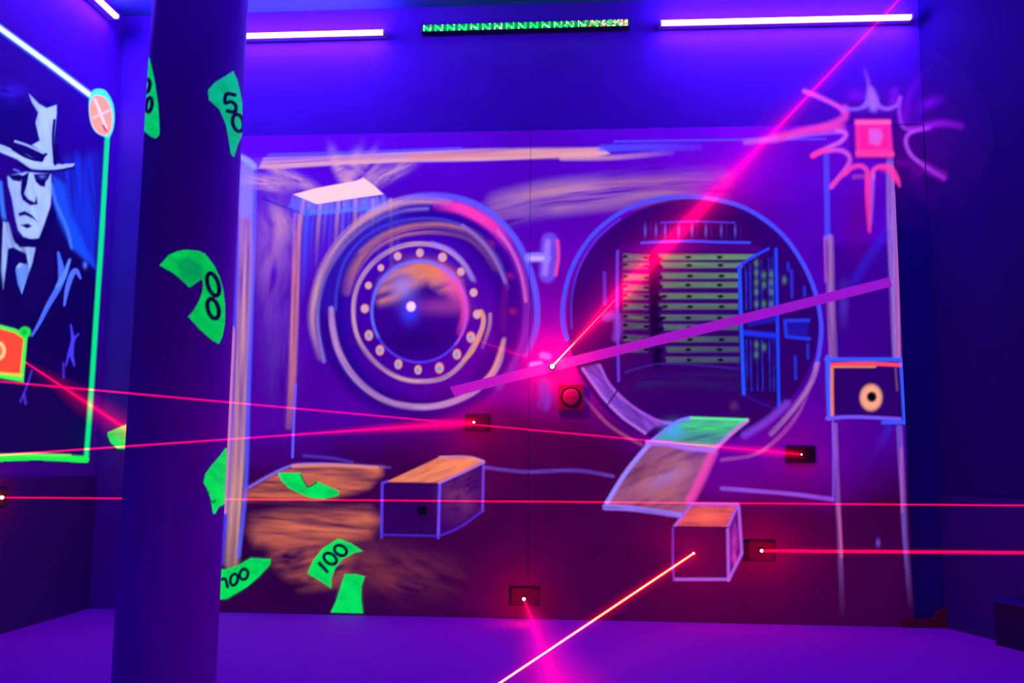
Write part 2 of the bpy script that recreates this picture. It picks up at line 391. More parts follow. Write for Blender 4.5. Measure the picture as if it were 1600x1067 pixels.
def draw_board(cv):
    P = cv.part
    # background: the lower half is painted much darker
    sl = (slice(None), slice(None)); X, Y = cv.X, cv.Y
    n = brush(X, Y, 5, 160, 60, 3)
    thr = np.interp(X, [350, 600, 800, 950, 1100, 1290, 1400], [660, 640, 575, 600, 700, 715, 680])
    dk = np.clip((Y - thr + 60 * (n - .5)) / 110, 0, 1); dk = dk * dk * (3 - 2 * dk)
    c = np.array((.27, .010, .10))
    cv.base = cv.base * (1 - dk[..., None] * .93) + c * dk[..., None] * .93
    mot = .82 + .36 * brush(X, Y, 20, 120, 70, 9); cv.base *= mot[..., None]
    # ------------------------------------------------ painted frame
    k = P('painted_frame', 0, 'pale blue and cream painted frame lines around the vault wall')
    cv.stroke(PX([(386, 262), (384, 400), (378, 560), (372, 720), (362, 878)]), 22, CREAM, a=.85, soft=5, pid=k, tex=(90, 180, 7, .25, 2), fade=[.25, .9, 1, 1, 1, .9, .5])
    cv.stroke(PX([(386, 262), (384, 330)]), 22, PALE, a=.9, soft=5, pid=k)
    cv.stroke(PX([(399, 262), (396, 400), (389, 600), (384, 760), (373, 868)]), 5, (70, 90, 255), a=.8, soft=3, pid=k)
    cv.stroke(PX([(370, 255), (368, 400), (362, 600), (355, 760), (345, 880)]), 6, (50, 60, 255), a=.9, soft=3, pid=k)
    cv.stroke(PX([(359, 514), (364, 520), (361, 600), (356, 720), (352, 800)]), 6, ORANGE, a=.7, soft=2, pid=k)
    cv.stroke(PX([(377, 246), (388, 252), (397, 260)]), 9, (150, 150, 255), soft=3, pid=k)
    k = P('painted_top_beam', 0, 'cream and orange brushed beam along the top of the board')
    cv.poly(PX([(404, 263), (412, 246), (500, 243), (640, 237), (760, 232), (940, 230), (953, 240), (930, 246), (760, 251), (640, 253), (520, 258), (430, 264)]), CREAM, a=.95, soft=2.5, pid=k, tex=(-3, 200, 6, .35, 5))
    cv.stroke(PX([(640, 246), (760, 241), (930, 238)]), 8, ORANGE, a=.7, soft=4, pid=k, tex=(-3, 120, 5, .1, 6))
    cv.stroke(PX([(420, 242), (560, 238), (720, 232)]), 4, (90, 90, 255), a=.7, soft=2, pid=k)
    cv.stroke(PX([(940, 232), (1010, 230), (1092, 230)]), 9, (70, 80, 255), a=.8, soft=4, pid=k, fade=[1, .8, .2])
    cv.stroke(PX([(878, 247), (960, 246), (1050, 238)]), 7, CREAM, a=.6, soft=3, pid=k, fade=[1, .8, .1])
    cv.stroke(PX([(960, 221), (1100, 219), (1290, 217)]), 2.6, (60, 80, 255), a=.8, soft=1.5, pid=k)
    cv.stroke(PX([(785, 326), (860, 310), (960, 300), (1040, 292), (1120, 288)]), 44, CREAM, a=.55, soft=16, tex=(-12, 120, 12, 0, 8), fade=[.6, 1, .8, .7, .2], pid=k)
    cv.stroke(PX([(800, 310), (880, 297), (980, 287), (1110, 284)]), 12, ORANGE, a=.55, soft=6, tex=(-8, 120, 5, 0, 14), fade=[.4, 1, 1, .3])
    k = P('painted_inner_line', 0, 'orange and blue upright line left of the vault door')
    # inner left line, with the haze around it
    cv.blob(428, 400, 26, 75, (190, 120, 180), a=.55, tex=(100, 60, 16, 0, 21)); cv.blob(436, 350, 22, 30, CREAM, a=.5, tex=(60, 30, 12, 0, 22)); cv.blob(438, 520, 24, 90, (120, 70, 190), a=.4, tex=(95, 80, 12, 0, 23))
    cv.stroke(PX([(464, 338), (462, 420), (459, 520), (456, 600), (451, 665)]), 12, ORANGE, a=.85, soft=3, pid=k, tex=(92, 160, 4, .3, 24), fade=[.6, 1, 1, .9, .3])
    cv.stroke(PX([(412, 310), (440, 322), (474, 334)]), 3, (20, 20, 150), a=.8, soft=2)
    cv.stroke(PX([(462, 600), (459, 660), (457, 714)]), 3.5, (95, 90, 245), soft=1.5, pid=k)
    cv.stroke(PX([(475, 712), (520, 716), (550, 722)]), 4, (80, 60, 200), a=.6, soft=2.5, pid=k)
    k = P('painted_base_line', 0, 'violet chalky base line between the block and the ramp')
    cv.stroke(PX([(757, 730), (820, 737), (900, 735), (958, 744)]), 5, (110, 70, 200), a=.7, soft=2.5, pid=k, tex=(4, 20, 4, .6, 25))
    k = P('painted_base_line', 0, 'violet corner line right of the ramp')
    cv.stroke(PX([(1300, 620), (1302, 700), (1302, 782)]), 3.5, (110, 70, 225), a=.8, soft=1.5, pid=k)
    cv.stroke(PX([(1128, 763), (1180, 767), (1240, 772), (1300, 780)]), 6, (150, 80, 225), a=.85, soft=2.5, pid=k, tex=(5, 40, 4, .7, 26))
    # ------------------------------------------------ ceiling lamp with rays
    k = P('painted_lamp', 0, 'glowing cream painted ceiling lamp shedding rays')
    for (x, y, r1, r2, ro, a) in ((420, 286, 32, 9, 8, .5), (455, 277, 40, 7, 25, .5), (530, 262, 8, 22, -22, .55), (548, 268, 9, 26, 20, .5), (565, 262, 6, 24, 35, .4), (608, 272, 34, 8, -28, .55), (585, 268, 20, 6, -40, .4)):
        cv.blob(x, y, r1 * 1.1, r2 * 1.25, CREAM, a=a * 1.5, rot=ro, hard=1.3, pid=k, tex=(ro, 20, 4, .25, 31))
    for i, x in enumerate(range(466, 620, 9)):
        lean = (x - 530) * .10 - 6
        cv.stroke([(x, 312 + (i % 3)), (x + lean * .6, 360), (x + lean, 400 + (i * 37 % 60))], 6, ((70, 90, 255), CREAM, (120, 120, 255))[i % 3], a=.5, soft=3, fade=[1, .7, .2, 0], pid=None)
    cv.poly(C6([(350, 300), (320, 370), (430, 410), (640, 390), (850, 380), (905, 345), (850, 300), (480, 350)]), (130, 135, 255), a=.6, soft=5, pid=k, tex=(85, 60, 4, .2, 33))
    cv.stroke(C6([(410, 400), (560, 395), (700, 380), (830, 372)]), 5, (80, 130, 255), a=.7, soft=3)
    cv.stroke([(480, 330), (476, 400), (472, 470)], 7, (40, 80, 255), a=.6, soft=4, fade=[1, .8, 0])
    cv.poly(C6([(350, 298), (470, 265), (700, 222), (740, 205), (800, 250), (850, 297), (700, 318), (480, 352)]), (255, 205, 180), soft=1.6, pid=k, body=.8)
    # ------------------------------------------------ orange floor sweep
    k = P('painted_ground', 0, 'brushed orange ground at the foot of the painted wall')
    cv.poly(B1([(75, 365), (290, 258), (560, 262), (700, 268), (700, 300), (640, 360), (420, 430), (60, 420)]), (215, 110, 75), a=.85, soft=8, tex=(2, 90, 10, .1, 41), pid=k)
    cv.poly(B1([(100, 500), (300, 470), (640, 465), (690, 510), (640, 580), (420, 620), (120, 620), (90, 560)]), (220, 112, 80), a=.9, soft=14, tex=(4, 90, 12, .15, 42), pid=k)
    cv.poly(B1([(180, 600), (420, 600), (560, 680), (520, 800), (330, 820), (220, 720)]), (205, 100, 75), a=.7, soft=18, tex=(-10, 50, 14, 0, 43))
    cv.blob(640, 900, 62, 32, (150, 60, 60), a=.5, tex=(20, 40, 12, 0, 44)); cv.blob(570, 880, 60, 30, (160, 70, 60), a=.4, tex=(10, 40, 12, 0, 45))
    cv.stroke(B1([(85, 360), (190, 300), (290, 258), (420, 250), (560, 258), (740, 268)]), 3.5, (120, 100, 235), a=.9, soft=1.6, fade=[1, 1, 1, .8, .7, .3], pid=k)
    cv.stroke(B1([(290, 262), (480, 258), (680, 270)]), 5, (235, 140, 95), a=.8, soft=2.5)
    # ------------------------------------------------ vault door
    k = P('painted_vault_door', 0, 'painted round vault door with ringed rim and studded dial')
    door = k
    cv.poly([(664 + 174 * cos(t), 479 + 171 * sin(t)) for t in np.linspace(0, 2 * pi, 60, endpoint=False)], (110, 10, 225), a=.42, soft=2, fl=.04, pid=None, body=.8)
    m = ((cv.X - 664) / 175) ** 2 + ((cv.Y - 479) / 172) ** 2 < 1; cv.id[m] = k
    cc = lambda x, y: (480 + x / 2.885, 290 + y / 2.885)
    # outer rim
    cv.stroke(C7([(60, 770), (25, 640), (30, 520), (75, 370), (165, 235), (290, 130), (430, 72), (560, 62), (640, 75, .7)]), 13, CREAM, a=.85, soft=4, tex=(-45, 100, 6, .3, 51), fade=[.2, .6, .9, 1, 1, 1, 1, .9, .6])
    cv.stroke(C7([(75, 790), (50, 640), (55, 520), (100, 380), (190, 255), (310, 160), (430, 115), (540, 105)]), 6, (170, 150, 235), a=.7, soft=3, tex=(-45, 70, 4, .2, 52))
    cv.stroke(C7([(95, 560), (125, 430), (200, 300), (320, 195), (420, 150)]), 20, (60, 40, 220), a=.5, soft=8)
    cv.stroke(C7([(150, 480), (150, 600), (170, 720), (220, 830), (300, 930)]), 22, (30, 10, 150), a=.5, soft=8)
    cv.stroke(C7([(590, 88), (690, 102), (790, 150), (860, 205), (900, 260)]), 17, PINK, a=.95, soft=5, fade=[.3, 1, 1, .8, .2])
    cv.stroke(C7([(420, 60), (540, 44), (690, 60), (820, 120), (930, 230), (1000, 370), (1034, 520), (1030, 650), (985, 760)]), 9, (95, 85, 250), a=.9, soft=3, fade=[.2, .8, 1, 1, 1, 1, .9, .7, .2])
    cv.stroke(C7([(860, 200), (930, 300), (975, 420), (990, 560), (975, 690), (930, 800), (860, 900)]), 13, (170, 60, 200), a=.55, soft=6, tex=(80, 70, 5, .1, 53))
    cv.stroke(C7([(860, 205), (920, 290), (965, 400), (985, 520)]), 5, (240, 100, 190), a=.7, soft=3)
    # inner groove
    cv.stroke(C7([(128, 560), (135, 460), (175, 330), (270, 225), (400, 165), (560, 148), (700, 180), (800, 260), (870, 350), (903, 460)]), 4.5, (80, 85, 245), a=.95, soft=2)
    cv.stroke(C7([(120, 700), (150, 790), (230, 900), (300, 950)]), 9, (30, 50, 220), a=.6, soft=5, fade=[.2, 1, .8, 0])
    cv.stroke(C7([(178, 470), (205, 380), (280, 280), (390, 215), (520, 190), (640, 195), (740, 225), (810, 290), (855, 360)]), 17, (224, 132, 92), a=.9, soft=5, tex=(-20, 110, 5, .2, 54), fade=[.3, .8, 1, 1, 1, 1, 1, .8, .4])
    cv.stroke(C7([(240, 300), (340, 225), (460, 185), (600, 175), (700, 195)]), 6, (255, 165, 110), a=.8, soft=3, tex=(-15, 80, 4, .1, 55))
    cv.stroke(C7([(700, 180), (790, 255), (850, 340), (895, 440)]), 5, (210, 160, 220), a=.9, soft=2.5)
    cv.stroke(C7([(895, 450), (885, 560), (885, 640)]), 10, (150, 20, 140), a=.7, soft=4)
    for q in ((830, 262), (912, 408), (928, 568)): x, y = cc(*q); cv.blob(x, y, 6, 5, (255, 40, 110), a=.8, tex=(45, 6, 4, .2, 56))
    # dark ring with the studs
    cv.arc(cc(505, 580), 140, 148, 0, 360, 40, (110, 10, 215), a=.6, soft=10, fl=.04, body=.55)
    cv.stroke(C7([(755, 430), (700, 345), (610, 280), (500, 262), (390, 285), (290, 355), (225, 460), (208, 580), (230, 690), (300, 790), (400, 860), (500, 882), (610, 868), (690, 810), (745, 730), (785, 650), (795, 600), (785, 568)]), 6.5, (215, 160, 165), a=.92, soft=2.2, tex=(40, 60, 6, .45, 57), fade=[.15, .7, 1, 1, 1, 1, 1, 1, 1, 1, 1, 1, 1, 1])
    cv.stroke(C7([(560, 262), (640, 290), (700, 345), (745, 420)]), 7, (150, 120, 220), a=.7, soft=3)
    cv.stroke(C7([(780, 568), (795, 600), (785, 660), (745, 745), (710, 782)]), 6, (215, 140, 110), a=.9, soft=2)
    cv.stroke(C7([(825, 580), (820, 640), (790, 730)]), 5, (190, 125, 130), a=.8, soft=2, fade=[1, .8, .2])
    # lower pale arc
    cv.stroke(C7([(108, 555, .8), (115, 640), (140, 740), (195, 840), (280, 925), (380, 978), (500, 998), (620, 985), (740, 935), (820, 865), (865, 790), (888, 690, .5)]), 9.5, (195, 140, 190), a=.92, soft=2.5, tex=(30, 60, 7, .5, 58))
    cv.stroke(C7([(770, 905), (840, 830), (885, 700)]), 6, (225, 145, 110), a=.8, soft=3, fade=[.5, 1, .6])
    # dial
    kd = P('painted_dial', door, 'shaded purple and orange dial at the centre of the vault door')
    cx, cy = cc(505, 568)
    cv.poly([(cx + 73 * cos(t), cy + 79 * sin(t)) for t in np.linspace(0, 2 * pi, 50, endpoint=False)], (120, 5, 190), a=.8, soft=2, fl=.08, pid=kd, body=.8)
    cv.poly(C7([(305, 500), (330, 430), (390, 370), (500, 345), (610, 360), (690, 430), (700, 470), (600, 480), (540, 435), (460, 470), (390, 520), (330, 540)]), (205, 120, 110), a=.85, soft=9, tex=(-20, 50, 9, .25, 61))
    cv.blob(*cc(430, 455), 18, 20, (150, 125, 215), a=.75); cv.blob(*cc(560, 380), 30, 12, (240, 130, 70), a=.8, rot=15); cv.blob(*cc(480, 390), 16, 8, (235, 140, 90), a=.6)
    cv.stroke(C7([(600, 372), (660, 420), (700, 500), (712, 580), (690, 660)]), 11, (250, 70, 150), a=.85, soft=5, fade=[.6, 1, 1, .9, .3])
    cv.blob(*cc(655, 470), 12, 26, (240, 90, 160), a=.6, rot=-25)
    cv.blob(*cc(600, 545), 40, 12, (165, 60, 150), a=.6)
    cv.blob(*cc(500, 700), 50, 24, (100, 0, 190), a=.6, fl=.06, body=.5)
    cv.arc((cx, cy), 74, 79, 150, 320, 4, (95, 110, 255), a=.9, soft=2.2)
    cv.arc((cx, cy), 74, 79, -40, 40, 3.5, (190, 80, 230), a=.8, soft=2)
    cv.arc((cx, cy), 74, 79, 40, 150, 3.5, (85, 60, 235), a=.75, soft=2)
    cv.blob(*cc(462, 565), 13, 17, (50, 60, 255), a=.8)
    x, y = cc(468, 545); cv.blob(x, y, 7.4, 8, (255, 205, 225), a=1, hard=4, pid=kd, body=.9)
    for (qx, qy, r) in ((408, 318, 18), (508, 303, 18), (610, 323, 20), (693, 388, 18), (750, 482, 18), (766, 580, 19), (738, 683, 20), (675, 760, 19), (596, 822, 20), (500, 830, 17), (411, 805, 18), (328, 742, 19), (278, 675, 19), (260, 554, 19), (276, 450, 16), (332, 370, 15)):
        kr = P('painted_rivet', door); x, y = cc(qx, qy); r /= 2.885
        cv.blob(x, y, r, r * (1.25 if qy > 650 else 1.08), (245, 150, 95), hard=4, pid=kr)
        cv.blob(x - .5, y + .5, r * .62, r * .75, (185, 160, 205) if qy < 650 else (120, 150, 210), hard=3, pid=kr)
    # hinges
    for (q, lb) in ((((1092, 250), (1085, 330), (1082, 400)), 'painted pale violet upper hinge knuckle'),):
        kh = P('painted_hinge', 0, lb)
        cv.stroke(C7(q), 25, (105, 70, 215), a=.9, soft=4, pid=kh); cv.stroke(C7([(1085, 255), (1078, 330), (1072, 395)]), 9, (170, 120, 225), a=.8, soft=4)
        cv.stroke(C7([(1128, 250), (1132, 320), (1120, 400)]), 5, (250, 80, 150), a=.8, soft=3)
        cv.stroke(C7([(1000, 325), (1040, 322), (1078, 328)]), 14, (140, 120, 240), soft=3, pid=kh); cv.stroke(C7([(1010, 328), (1060, 328)]), 6, (215, 175, 235), a=.8, soft=3)
    kh = P('painted_hinge', 0, 'faint painted lower hinge knuckle beside the red button box')
    cv.stroke(C7([(1062, 765), (1085, 770)]), 9, (150, 100, 230), soft=4, a=.8, pid=kh); cv.stroke(C7([(1010, 808), (1050, 802)]), 7, (190, 120, 230), soft=3, a=.9, pid=kh)
    cv.stroke(C7([(1072, 900), (1075, 950), (1070, 985)]), 18, (105, 50, 190), a=.7, soft=6, pid=kh, tex=(80, 10, 5, .2, 63))
    # ------------------------------------------------ vault opening
    k = P('painted_vault_opening', 0, 'painted round vault opening seen into a dark barred store room'); op = k
    oc = (1083, 502)
    E = [(oc[0] + 197 * cos(t), oc[1] + 192 * sin(t)) for t in np.linspace(0, 2 * pi, 60, endpoint=False)]
    cv.poly(E, (130, 10, 190), a=.88, soft=2.5, fl=.05, pid=k, body=.36)
    cv.blob(1080, 350, 120, 50, (30, 0, 90), a=.5, fl=.1)
    # deposit box shelves on the back wall of the store
    YG = (118, 168, 98)
    for i, y in enumerate((324, 358, 402, 440, 487, 530, 577, 617, 667, 709, 752)):
        ks = P('painted_shelf', op)
        x0 = (452, 460, 462, 460, 456, 452, 460, 470, 470, 480, 480)[i]; x1 = (868, 800, 785, 783, 782, 782, 782, 782, 784, 786, 786)[i]
        a = 1 - .068 * i
        cv.poly(C8([(x0, y - 12), (x1, y - 11), (x1 - (0 if i else 40), y + 11), (x0 + 6, y + 12)]), YG, a=.8 * a, soft=2.2, pid=ks, tex=(0, 60, 4, .6, 70 + i), fl=.85)
        for x in (574, 705) + ((470,) if 4 <= i <= 6 else ()):
            cv.blob(860 + (x + (i % 3) * 4) / 2.667, 280 + (y + 1) / 2.667, 5, 2.6, (14, 0, 50), hard=2, fl=.2)
        cv.blob(860 + 458 / 2.667, 280 + (y + 8) / 2.667, 5, 3.5, (16, 0, 60), hard=1.5, fl=.2)
    for i, y in enumerate((325, 360, 408, 450, 487, 530, 575, 612, 662, 708)):
        ks = P('painted_shelf', op)
        cv.poly(C8([(305, y - 14), (410, y - 9), (405, y + 12), (305, y + 13)]), YG, a=.68 - .04 * i, soft=2.4, pid=ks, tex=(5, 40, 4, .3, 90 + i), fl=.8)
        cv.blob(860 + 400 / 2.667, 280 + (y + 2) / 2.667, 5, 2.6, (14, 0, 50), hard=2, fl=.2)
        cv.blob(860 + 312 / 2.667, 280 + (y - 4) / 2.667, 4, 3, (14, 0, 50), hard=2, fl=.2)
    cv.stroke(C8([(432, 310), (432, 540), (445, 770)]), 13, (22, 0, 70), a=.85, soft=3, fl=.15)
    cv.stroke(C8([(310, 805), (430, 772), (560, 770), (780, 790)]), 3, (60, 40, 140), a=.6, soft=2)
    cv.poly(C8([(390, 815), (780, 812), (790, 870), (360, 870)]), (50, 60, 110), a=.45, soft=10, tex=(0, 60, 8, .1, 99), fl=.5)
    cv.blob(860 + 765 / 2.667, 280 + 945 / 2.667, 6, 7, (95, 40, 95), a=.8)
    # ceiling slots, frame
    cv.stroke(C8([(460, 181), (600, 176), (765, 181)]), 2.6, (85, 50, 210), soft=1.5, a=.8)
    cv.stroke(C8([(380, 265), (560, 258), (700, 262), (830, 264)]), 3.6, (60, 70, 245), soft=1.8)
    cv.stroke(C8([(300, 288), (560, 283), (860, 290)]), 9, (75, 0, 120), a=.7, soft=4)
    for x in (395, 440, 478, 535, 590, 648, 712, 770): cv.blob(860 + x / 2.667, 280 + 214 / 2.667, 2, 9, (80, 80, 215), a=.75, hard=1.2); cv.stroke(C8([(x + 22, 185), (x + 22, 240)]), 1.6, (70, 20, 140), a=.6, soft=1)
    cv.stroke(C8([(280, 300), (278, 480), (284, 840)]), 4, (95, 60, 220), soft=2, a=.9)
    cv.stroke(C8([(225, 390), (226, 520)]), 4.5, (80, 50, 200), soft=2.5, a=.8)
    cv.stroke(C8([(235, 575), (275, 570), (282, 620), (275, 660)]), 12, (130, 60, 190), a=.75, soft=5)
    # gate
    kg = P('painted_gate', op, 'blue painted barred gate standing open inside the vault')
    GB = (25, 60, 235)
    cv.poly(C8([(790, 370), (940, 300), (950, 930), (810, 890)]), (25, 0, 90), a=.35, soft=2, fl=.2, pid=None)
    for i, x in enumerate((815, 832, 858, 880, 910, 926)):
        cv.stroke(C8([(x, 365 - i * 9), (x + 2, 540)]), 2.6, GB, a=.75, soft=1.6, pid=kg, tex=(90, 16, 4, .1, i)); cv.stroke(C8([(x + 2, 670), (x + 6, 880)]), 2.6, GB, a=.6, soft=1.6, pid=kg, tex=(90, 16, 4, .1, i + 9))
    for x, ys in ((858, (350, 390, 430, 470, 520, 690, 730)), (890, (400, 440, 520, 700)), (920, (395, 430, 470, 520)), (975, (420,))):
        for y in ys: cv.blob(860 + x / 2.667, 280 + y / 2.667, 3, 5, (90, 150, 70), a=.6)
    for x, y0, y1 in ((1005, 380, 490), (1072, 690, 745), (1058, 450, 485), (1020, 740, 830), (990, 350, 380)): cv.stroke(C8([(x, y0), (x + 2, y1)]), 4, GB, a=.6, soft=2.5, pid=kg)
    cv.stroke(C8([(788, 372), (795, 600), (806, 895)]), 5, (25, 85, 255), soft=1.8, pid=kg)
    cv.stroke(C8([(782, 366), (840, 325), (908, 290)]), 4, (40, 60, 240), soft=1.8, pid=kg)
    cv.stroke(C8([(940, 292), (946, 600), (952, 940)]), 4.5, (25, 70, 250), soft=1.8, pid=kg, a=.9)
    cv.stroke(C8([(812, 640), (940, 652)]), 8, (30, 50, 230), a=.85, soft=3, pid=kg); cv.stroke(C8([(830, 600), (940, 580)]), 9, (35, 30, 200), a=.6, soft=4, pid=kg)
    cv.stroke(C8([(1075, 588), (978, 590), (984, 655), (1078, 665)]), 5, (30, 60, 235), a=.9, soft=2.5, curve=False, pid=kg); cv.poly(C8([(985, 600), (1075, 600), (1075, 655), (990, 650)]), (15, 25, 170), a=.6, soft=4)
    cv.stroke(C8([(805, 900), (870, 930), (960, 960)]), 3, (50, 20, 140), a=.6, soft=2)
    # rim
    kr = P('painted_rim', op, 'blue and violet rim of the painted vault opening')
    cv.stroke(C8([(70, 665), (52, 600), (55, 500), (90, 370), (170, 240), (290, 140), (420, 88), (560, 72), (690, 85), (820, 125), (950, 215), (1040, 330), (1100, 460), (1128, 600), (1120, 720), (1105, 780)]), 6, (70, 75, 240), soft=2.2, pid=kr, fade=[.9, 1, 1, 1, 1, 1, 1, 1, 1])
    cv.stroke(C8([(88, 620), (88, 500), (120, 370), (190, 250), (290, 165)]), 3, (75, 50, 210), a=.8, soft=2, pid=kr)
    cv.stroke(C8([(1112, 770), (1085, 850), (1010, 960), (920, 1060)]), 7, (175, 115, 180), a=.9, soft=3, pid=kr, tex=(-50, 40, 4, .4, 81))
    cv.stroke(C8([(985, 935), (900, 1010), (810, 1065)]), 11, (125, 60, 205), a=.75, soft=5, pid=kr)
    cv.stroke(PX([(1270, 590), (1245, 650), (1190, 705), (1128, 718)]), 5, (200, 90, 170), a=.7, soft=3, pid=kr, tex=(-40, 30, 4, .3, 82), fade=[.3, .8, 1, .9])
    cv.poly(C8([(130, 785), (200, 770), (250, 860), (330, 940), (430, 1000), (505, 1015), (430, 1035), (395, 1062), (300, 1000), (215, 910)]), (140, 75, 205), a=.9, soft=3.5, pid=kr, tex=(45, 40, 6, .4, 83))
    cv.stroke(C8([(135, 790), (225, 915), (300, 990), (395, 1058)]), 4, (190, 110, 225), a=.8, soft=2)
    cv.stroke(C8([(205, 775), (250, 860), (340, 945), (440, 1003), (500, 1015)]), 4, (165, 85, 215), a=.8, soft=2)
    cv.stroke(C8([(278, 880), (262, 905), (238, 940)]), 2.6, (50, 0, 90), a=.9, soft=1.5, fl=.3)
    cv.stroke(PX([(912, 620), (945, 658), (975, 680), (1003, 695)]), 4.5, (175, 75, 120), a=.7, soft=2.5, pid=kr, fade=[.2, 1, 1, .8])
    # ------------------------------------------------ ramp
    k = P('painted_ramp', 0, 'painted ramp plank, green at its top, sloping out of the vault')
    cv.poly(B2([(640, 128), (735, 55), (795, 30), (1020, 40), (895, 152), (770, 140)]), (70, 170, 150), a=.95, soft=2, pid=k, tex=(-10, 40, 6, .5, 85))
    cv.poly(B2([(790, 35), (1015, 42), (950, 90), (720, 75)]), (70, 220, 110), a=.75, soft=6, tex=(0, 30, 5, .3, 86)); cv.blob(760 + 730 / 2.498, 640 + 80 / 2.498, 14, 12, (70, 160, 240), a=.7)
    cv.stroke(B2([(650, 118), (740, 50), (795, 33)]), 5, (120, 125, 245), soft=2, pid=k); cv.stroke(B2([(1018, 42), (960, 90), (898, 148)]), 6, (200, 110, 215), a=.9, soft=2.5, pid=k); cv.stroke(B2([(800, 32), (1015, 40)]), 4, (90, 235, 140), soft=1.6, pid=k)
    cv.poly(B2([(470, 370), (635, 135), (770, 140), (890, 158), (850, 250), (775, 400), (755, 408)]), (150, 85, 120), a=.93, soft=2, pid=k, tex=(-25, 50, 8, .45, 87))
    cv.poly(B2([(560, 340), (640, 200), (770, 180), (800, 230), (740, 350)]), (190, 110, 95), a=.6, soft=10, tex=(-25, 40, 7, 0, 88)); cv.blob(760 + 700 / 2.498, 640 + 270 / 2.498, 34, 10, (150, 110, 190), a=.6, rot=-25)
    cv.stroke(B2([(885, 165), (840, 265), (795, 355)]), 14, (235, 70, 170), a=.75, soft=5)
    cv.stroke(B2([(470, 365), (545, 245), (635, 135)]), 7, (150, 130, 240), soft=2.2, pid=k); cv.stroke(B2([(630, 130), (700, 132), (790, 150), (888, 158)]), 8, (165, 110, 230), soft=2.5, pid=k, a=.9)
    cv.stroke(B2([(465, 380, 1.2), (560, 385), (660, 398), (755, 412)]), 8, (150, 120, 240), soft=2.5, pid=k, tex=(5, 40, 4, .5, 89))
    # ------------------------------------------------ small cube
    k = P('painted_cube', 0, 'small painted cube block with orange top, holding a laser hole')
    cv.poly(B2([(728, 460), (945, 460), (945, 662), (735, 665)]), (150, 5, 130), a=.9, soft=1.5, fl=.07, pid=k, body=.6)
    cv.poly(B2([(735, 455), (800, 370), (975, 370), (940, 458)]), (225, 90, 90), a=.9, soft=2, pid=k, tex=(0, 40, 7, .4, 93)); cv.blob(760 + 860 / 2.498, 640 + 415 / 2.498, 22, 10, (250, 110, 80), a=.7)
    cv.poly(B2([(945, 460), (985, 380), (997, 560), (945, 662)]), (100, 20, 140), a=.9, soft=1.5, fl=.4, pid=k)
    for y, h in ((500, 60), (580, 30)): cv.blob(760 + 968 / 2.498, 640 + y / 2.498, 5, h / 2.6, (220, 60, 200), a=.7, tex=(90, 12, 4, .3, 94))
    for q in (((735, 455), (800, 368)), ((800, 368), (980, 370)), ((942, 458), (980, 375)), ((942, 460), (945, 662)), ((985, 378), (997, 560)), ((997, 560), (945, 665)), ((735, 662), (945, 662))): cv.stroke(B2(q), 4.5, (170, 90, 220), a=.85, soft=2, pid=k)
    cv.stroke(B2([(728, 455), (728, 600), (732, 662)]), 3, (120, 50, 190), a=.8, soft=1.6, pid=k); cv.stroke(B2([(722, 458), (945, 460)]), 2.2, (50, 10, 100), a=.9, soft=1.2, fl=.4)
    # ------------------------------------------------ long block
    k = P('painted_block', 0, 'long painted block with an orange top and violet edges')
    cv.poly(B1([(700, 335), (965, 340), (960, 588), (700, 580)]), (125, 10, 170), a=.9, soft=1.5, fl=.07, pid=k, body=.45)
    cv.poly(B1([(965, 340), (1170, 240), (1170, 470), (960, 588)]), (135, 20, 170), a=.9, soft=1.5, fl=.10, pid=k, body=.6); cv.blob(360 + 1060 / 2.964, 640 + 390 / 2.964, 30, 32, (125, 55, 100), a=.7, tex=(-30, 20, 8, .1, 95))
    cv.poly(B1([(722, 334), (850, 275), (970, 218), (1130, 222), (1172, 238), (972, 338)]), (240, 135, 90), a=.97, soft=1.8, pid=k, tex=(-20, 40, 6, .55, 96))
    cv.stroke(B1([(700, 590), (703, 340), (725, 332)]), 4, (85, 60, 225), soft=1.8, a=.9, curve=False, pid=k); cv.stroke(B1([(970, 342), (962, 592)]), 4, (110, 70, 235), soft=1.8, pid=k); cv.stroke(B1([(1172, 240), (1168, 470)]), 3.5, (120, 60, 215), soft=1.8, a=.9, pid=k)
    cv.stroke(B1([(695, 578), (960, 585)]), 3, (60, 40, 190), soft=1.6, a=.9, pid=k); cv.stroke(B1([(960, 588), (1070, 540), (1168, 468)]), 3, (75, 40, 200), soft=1.8, a=.85, pid=k); cv.stroke(B1([(968, 340), (1075, 292), (1175, 243)]), 3, (170, 110, 210), soft=1.6, pid=k); cv.stroke(B1([(970, 218), (1100, 218), (1172, 238)]), 2.5, (200, 140, 200), soft=1.6, a=.8, pid=k)
    # ------------------------------------------------ pillar and lock box at the right
    k = P('painted_pillar', 0, 'tall painted pillar outlined in cream and blue at the right edge of the board')
    cv.poly(PX([(1293, 380), (1393, 380), (1400, 560), (1300, 560)]), (38, 0, 110), a=.4, soft=10, fl=.1)
    cv.stroke(PX([(1291, 240), (1292, 300), (1293, 372)]), 8, (70, 70, 235), soft=2.6, pid=k, a=.9); cv.stroke(PX([(1296, 372), (1298, 460), (1302, 560)]), 12, (170, 110, 170), a=.85, soft=3, pid=k, tex=(90, 90, 4, .4, 101)); cv.stroke(PX([(1288, 370), (1290, 440)]), 3, (180, 90, 170), a=.7, soft=2)
    cv.stroke(PX([(1391, 250), (1392, 340), (1396, 440), (1401, 558)]), 12, (165, 115, 195), a=.85, soft=3.4, pid=k, tex=(88, 110, 4, .4, 102)); cv.stroke(PX([(1399, 300), (1403, 430), (1405, 558)]), 3.5, (215, 110, 150), a=.7, soft=2)
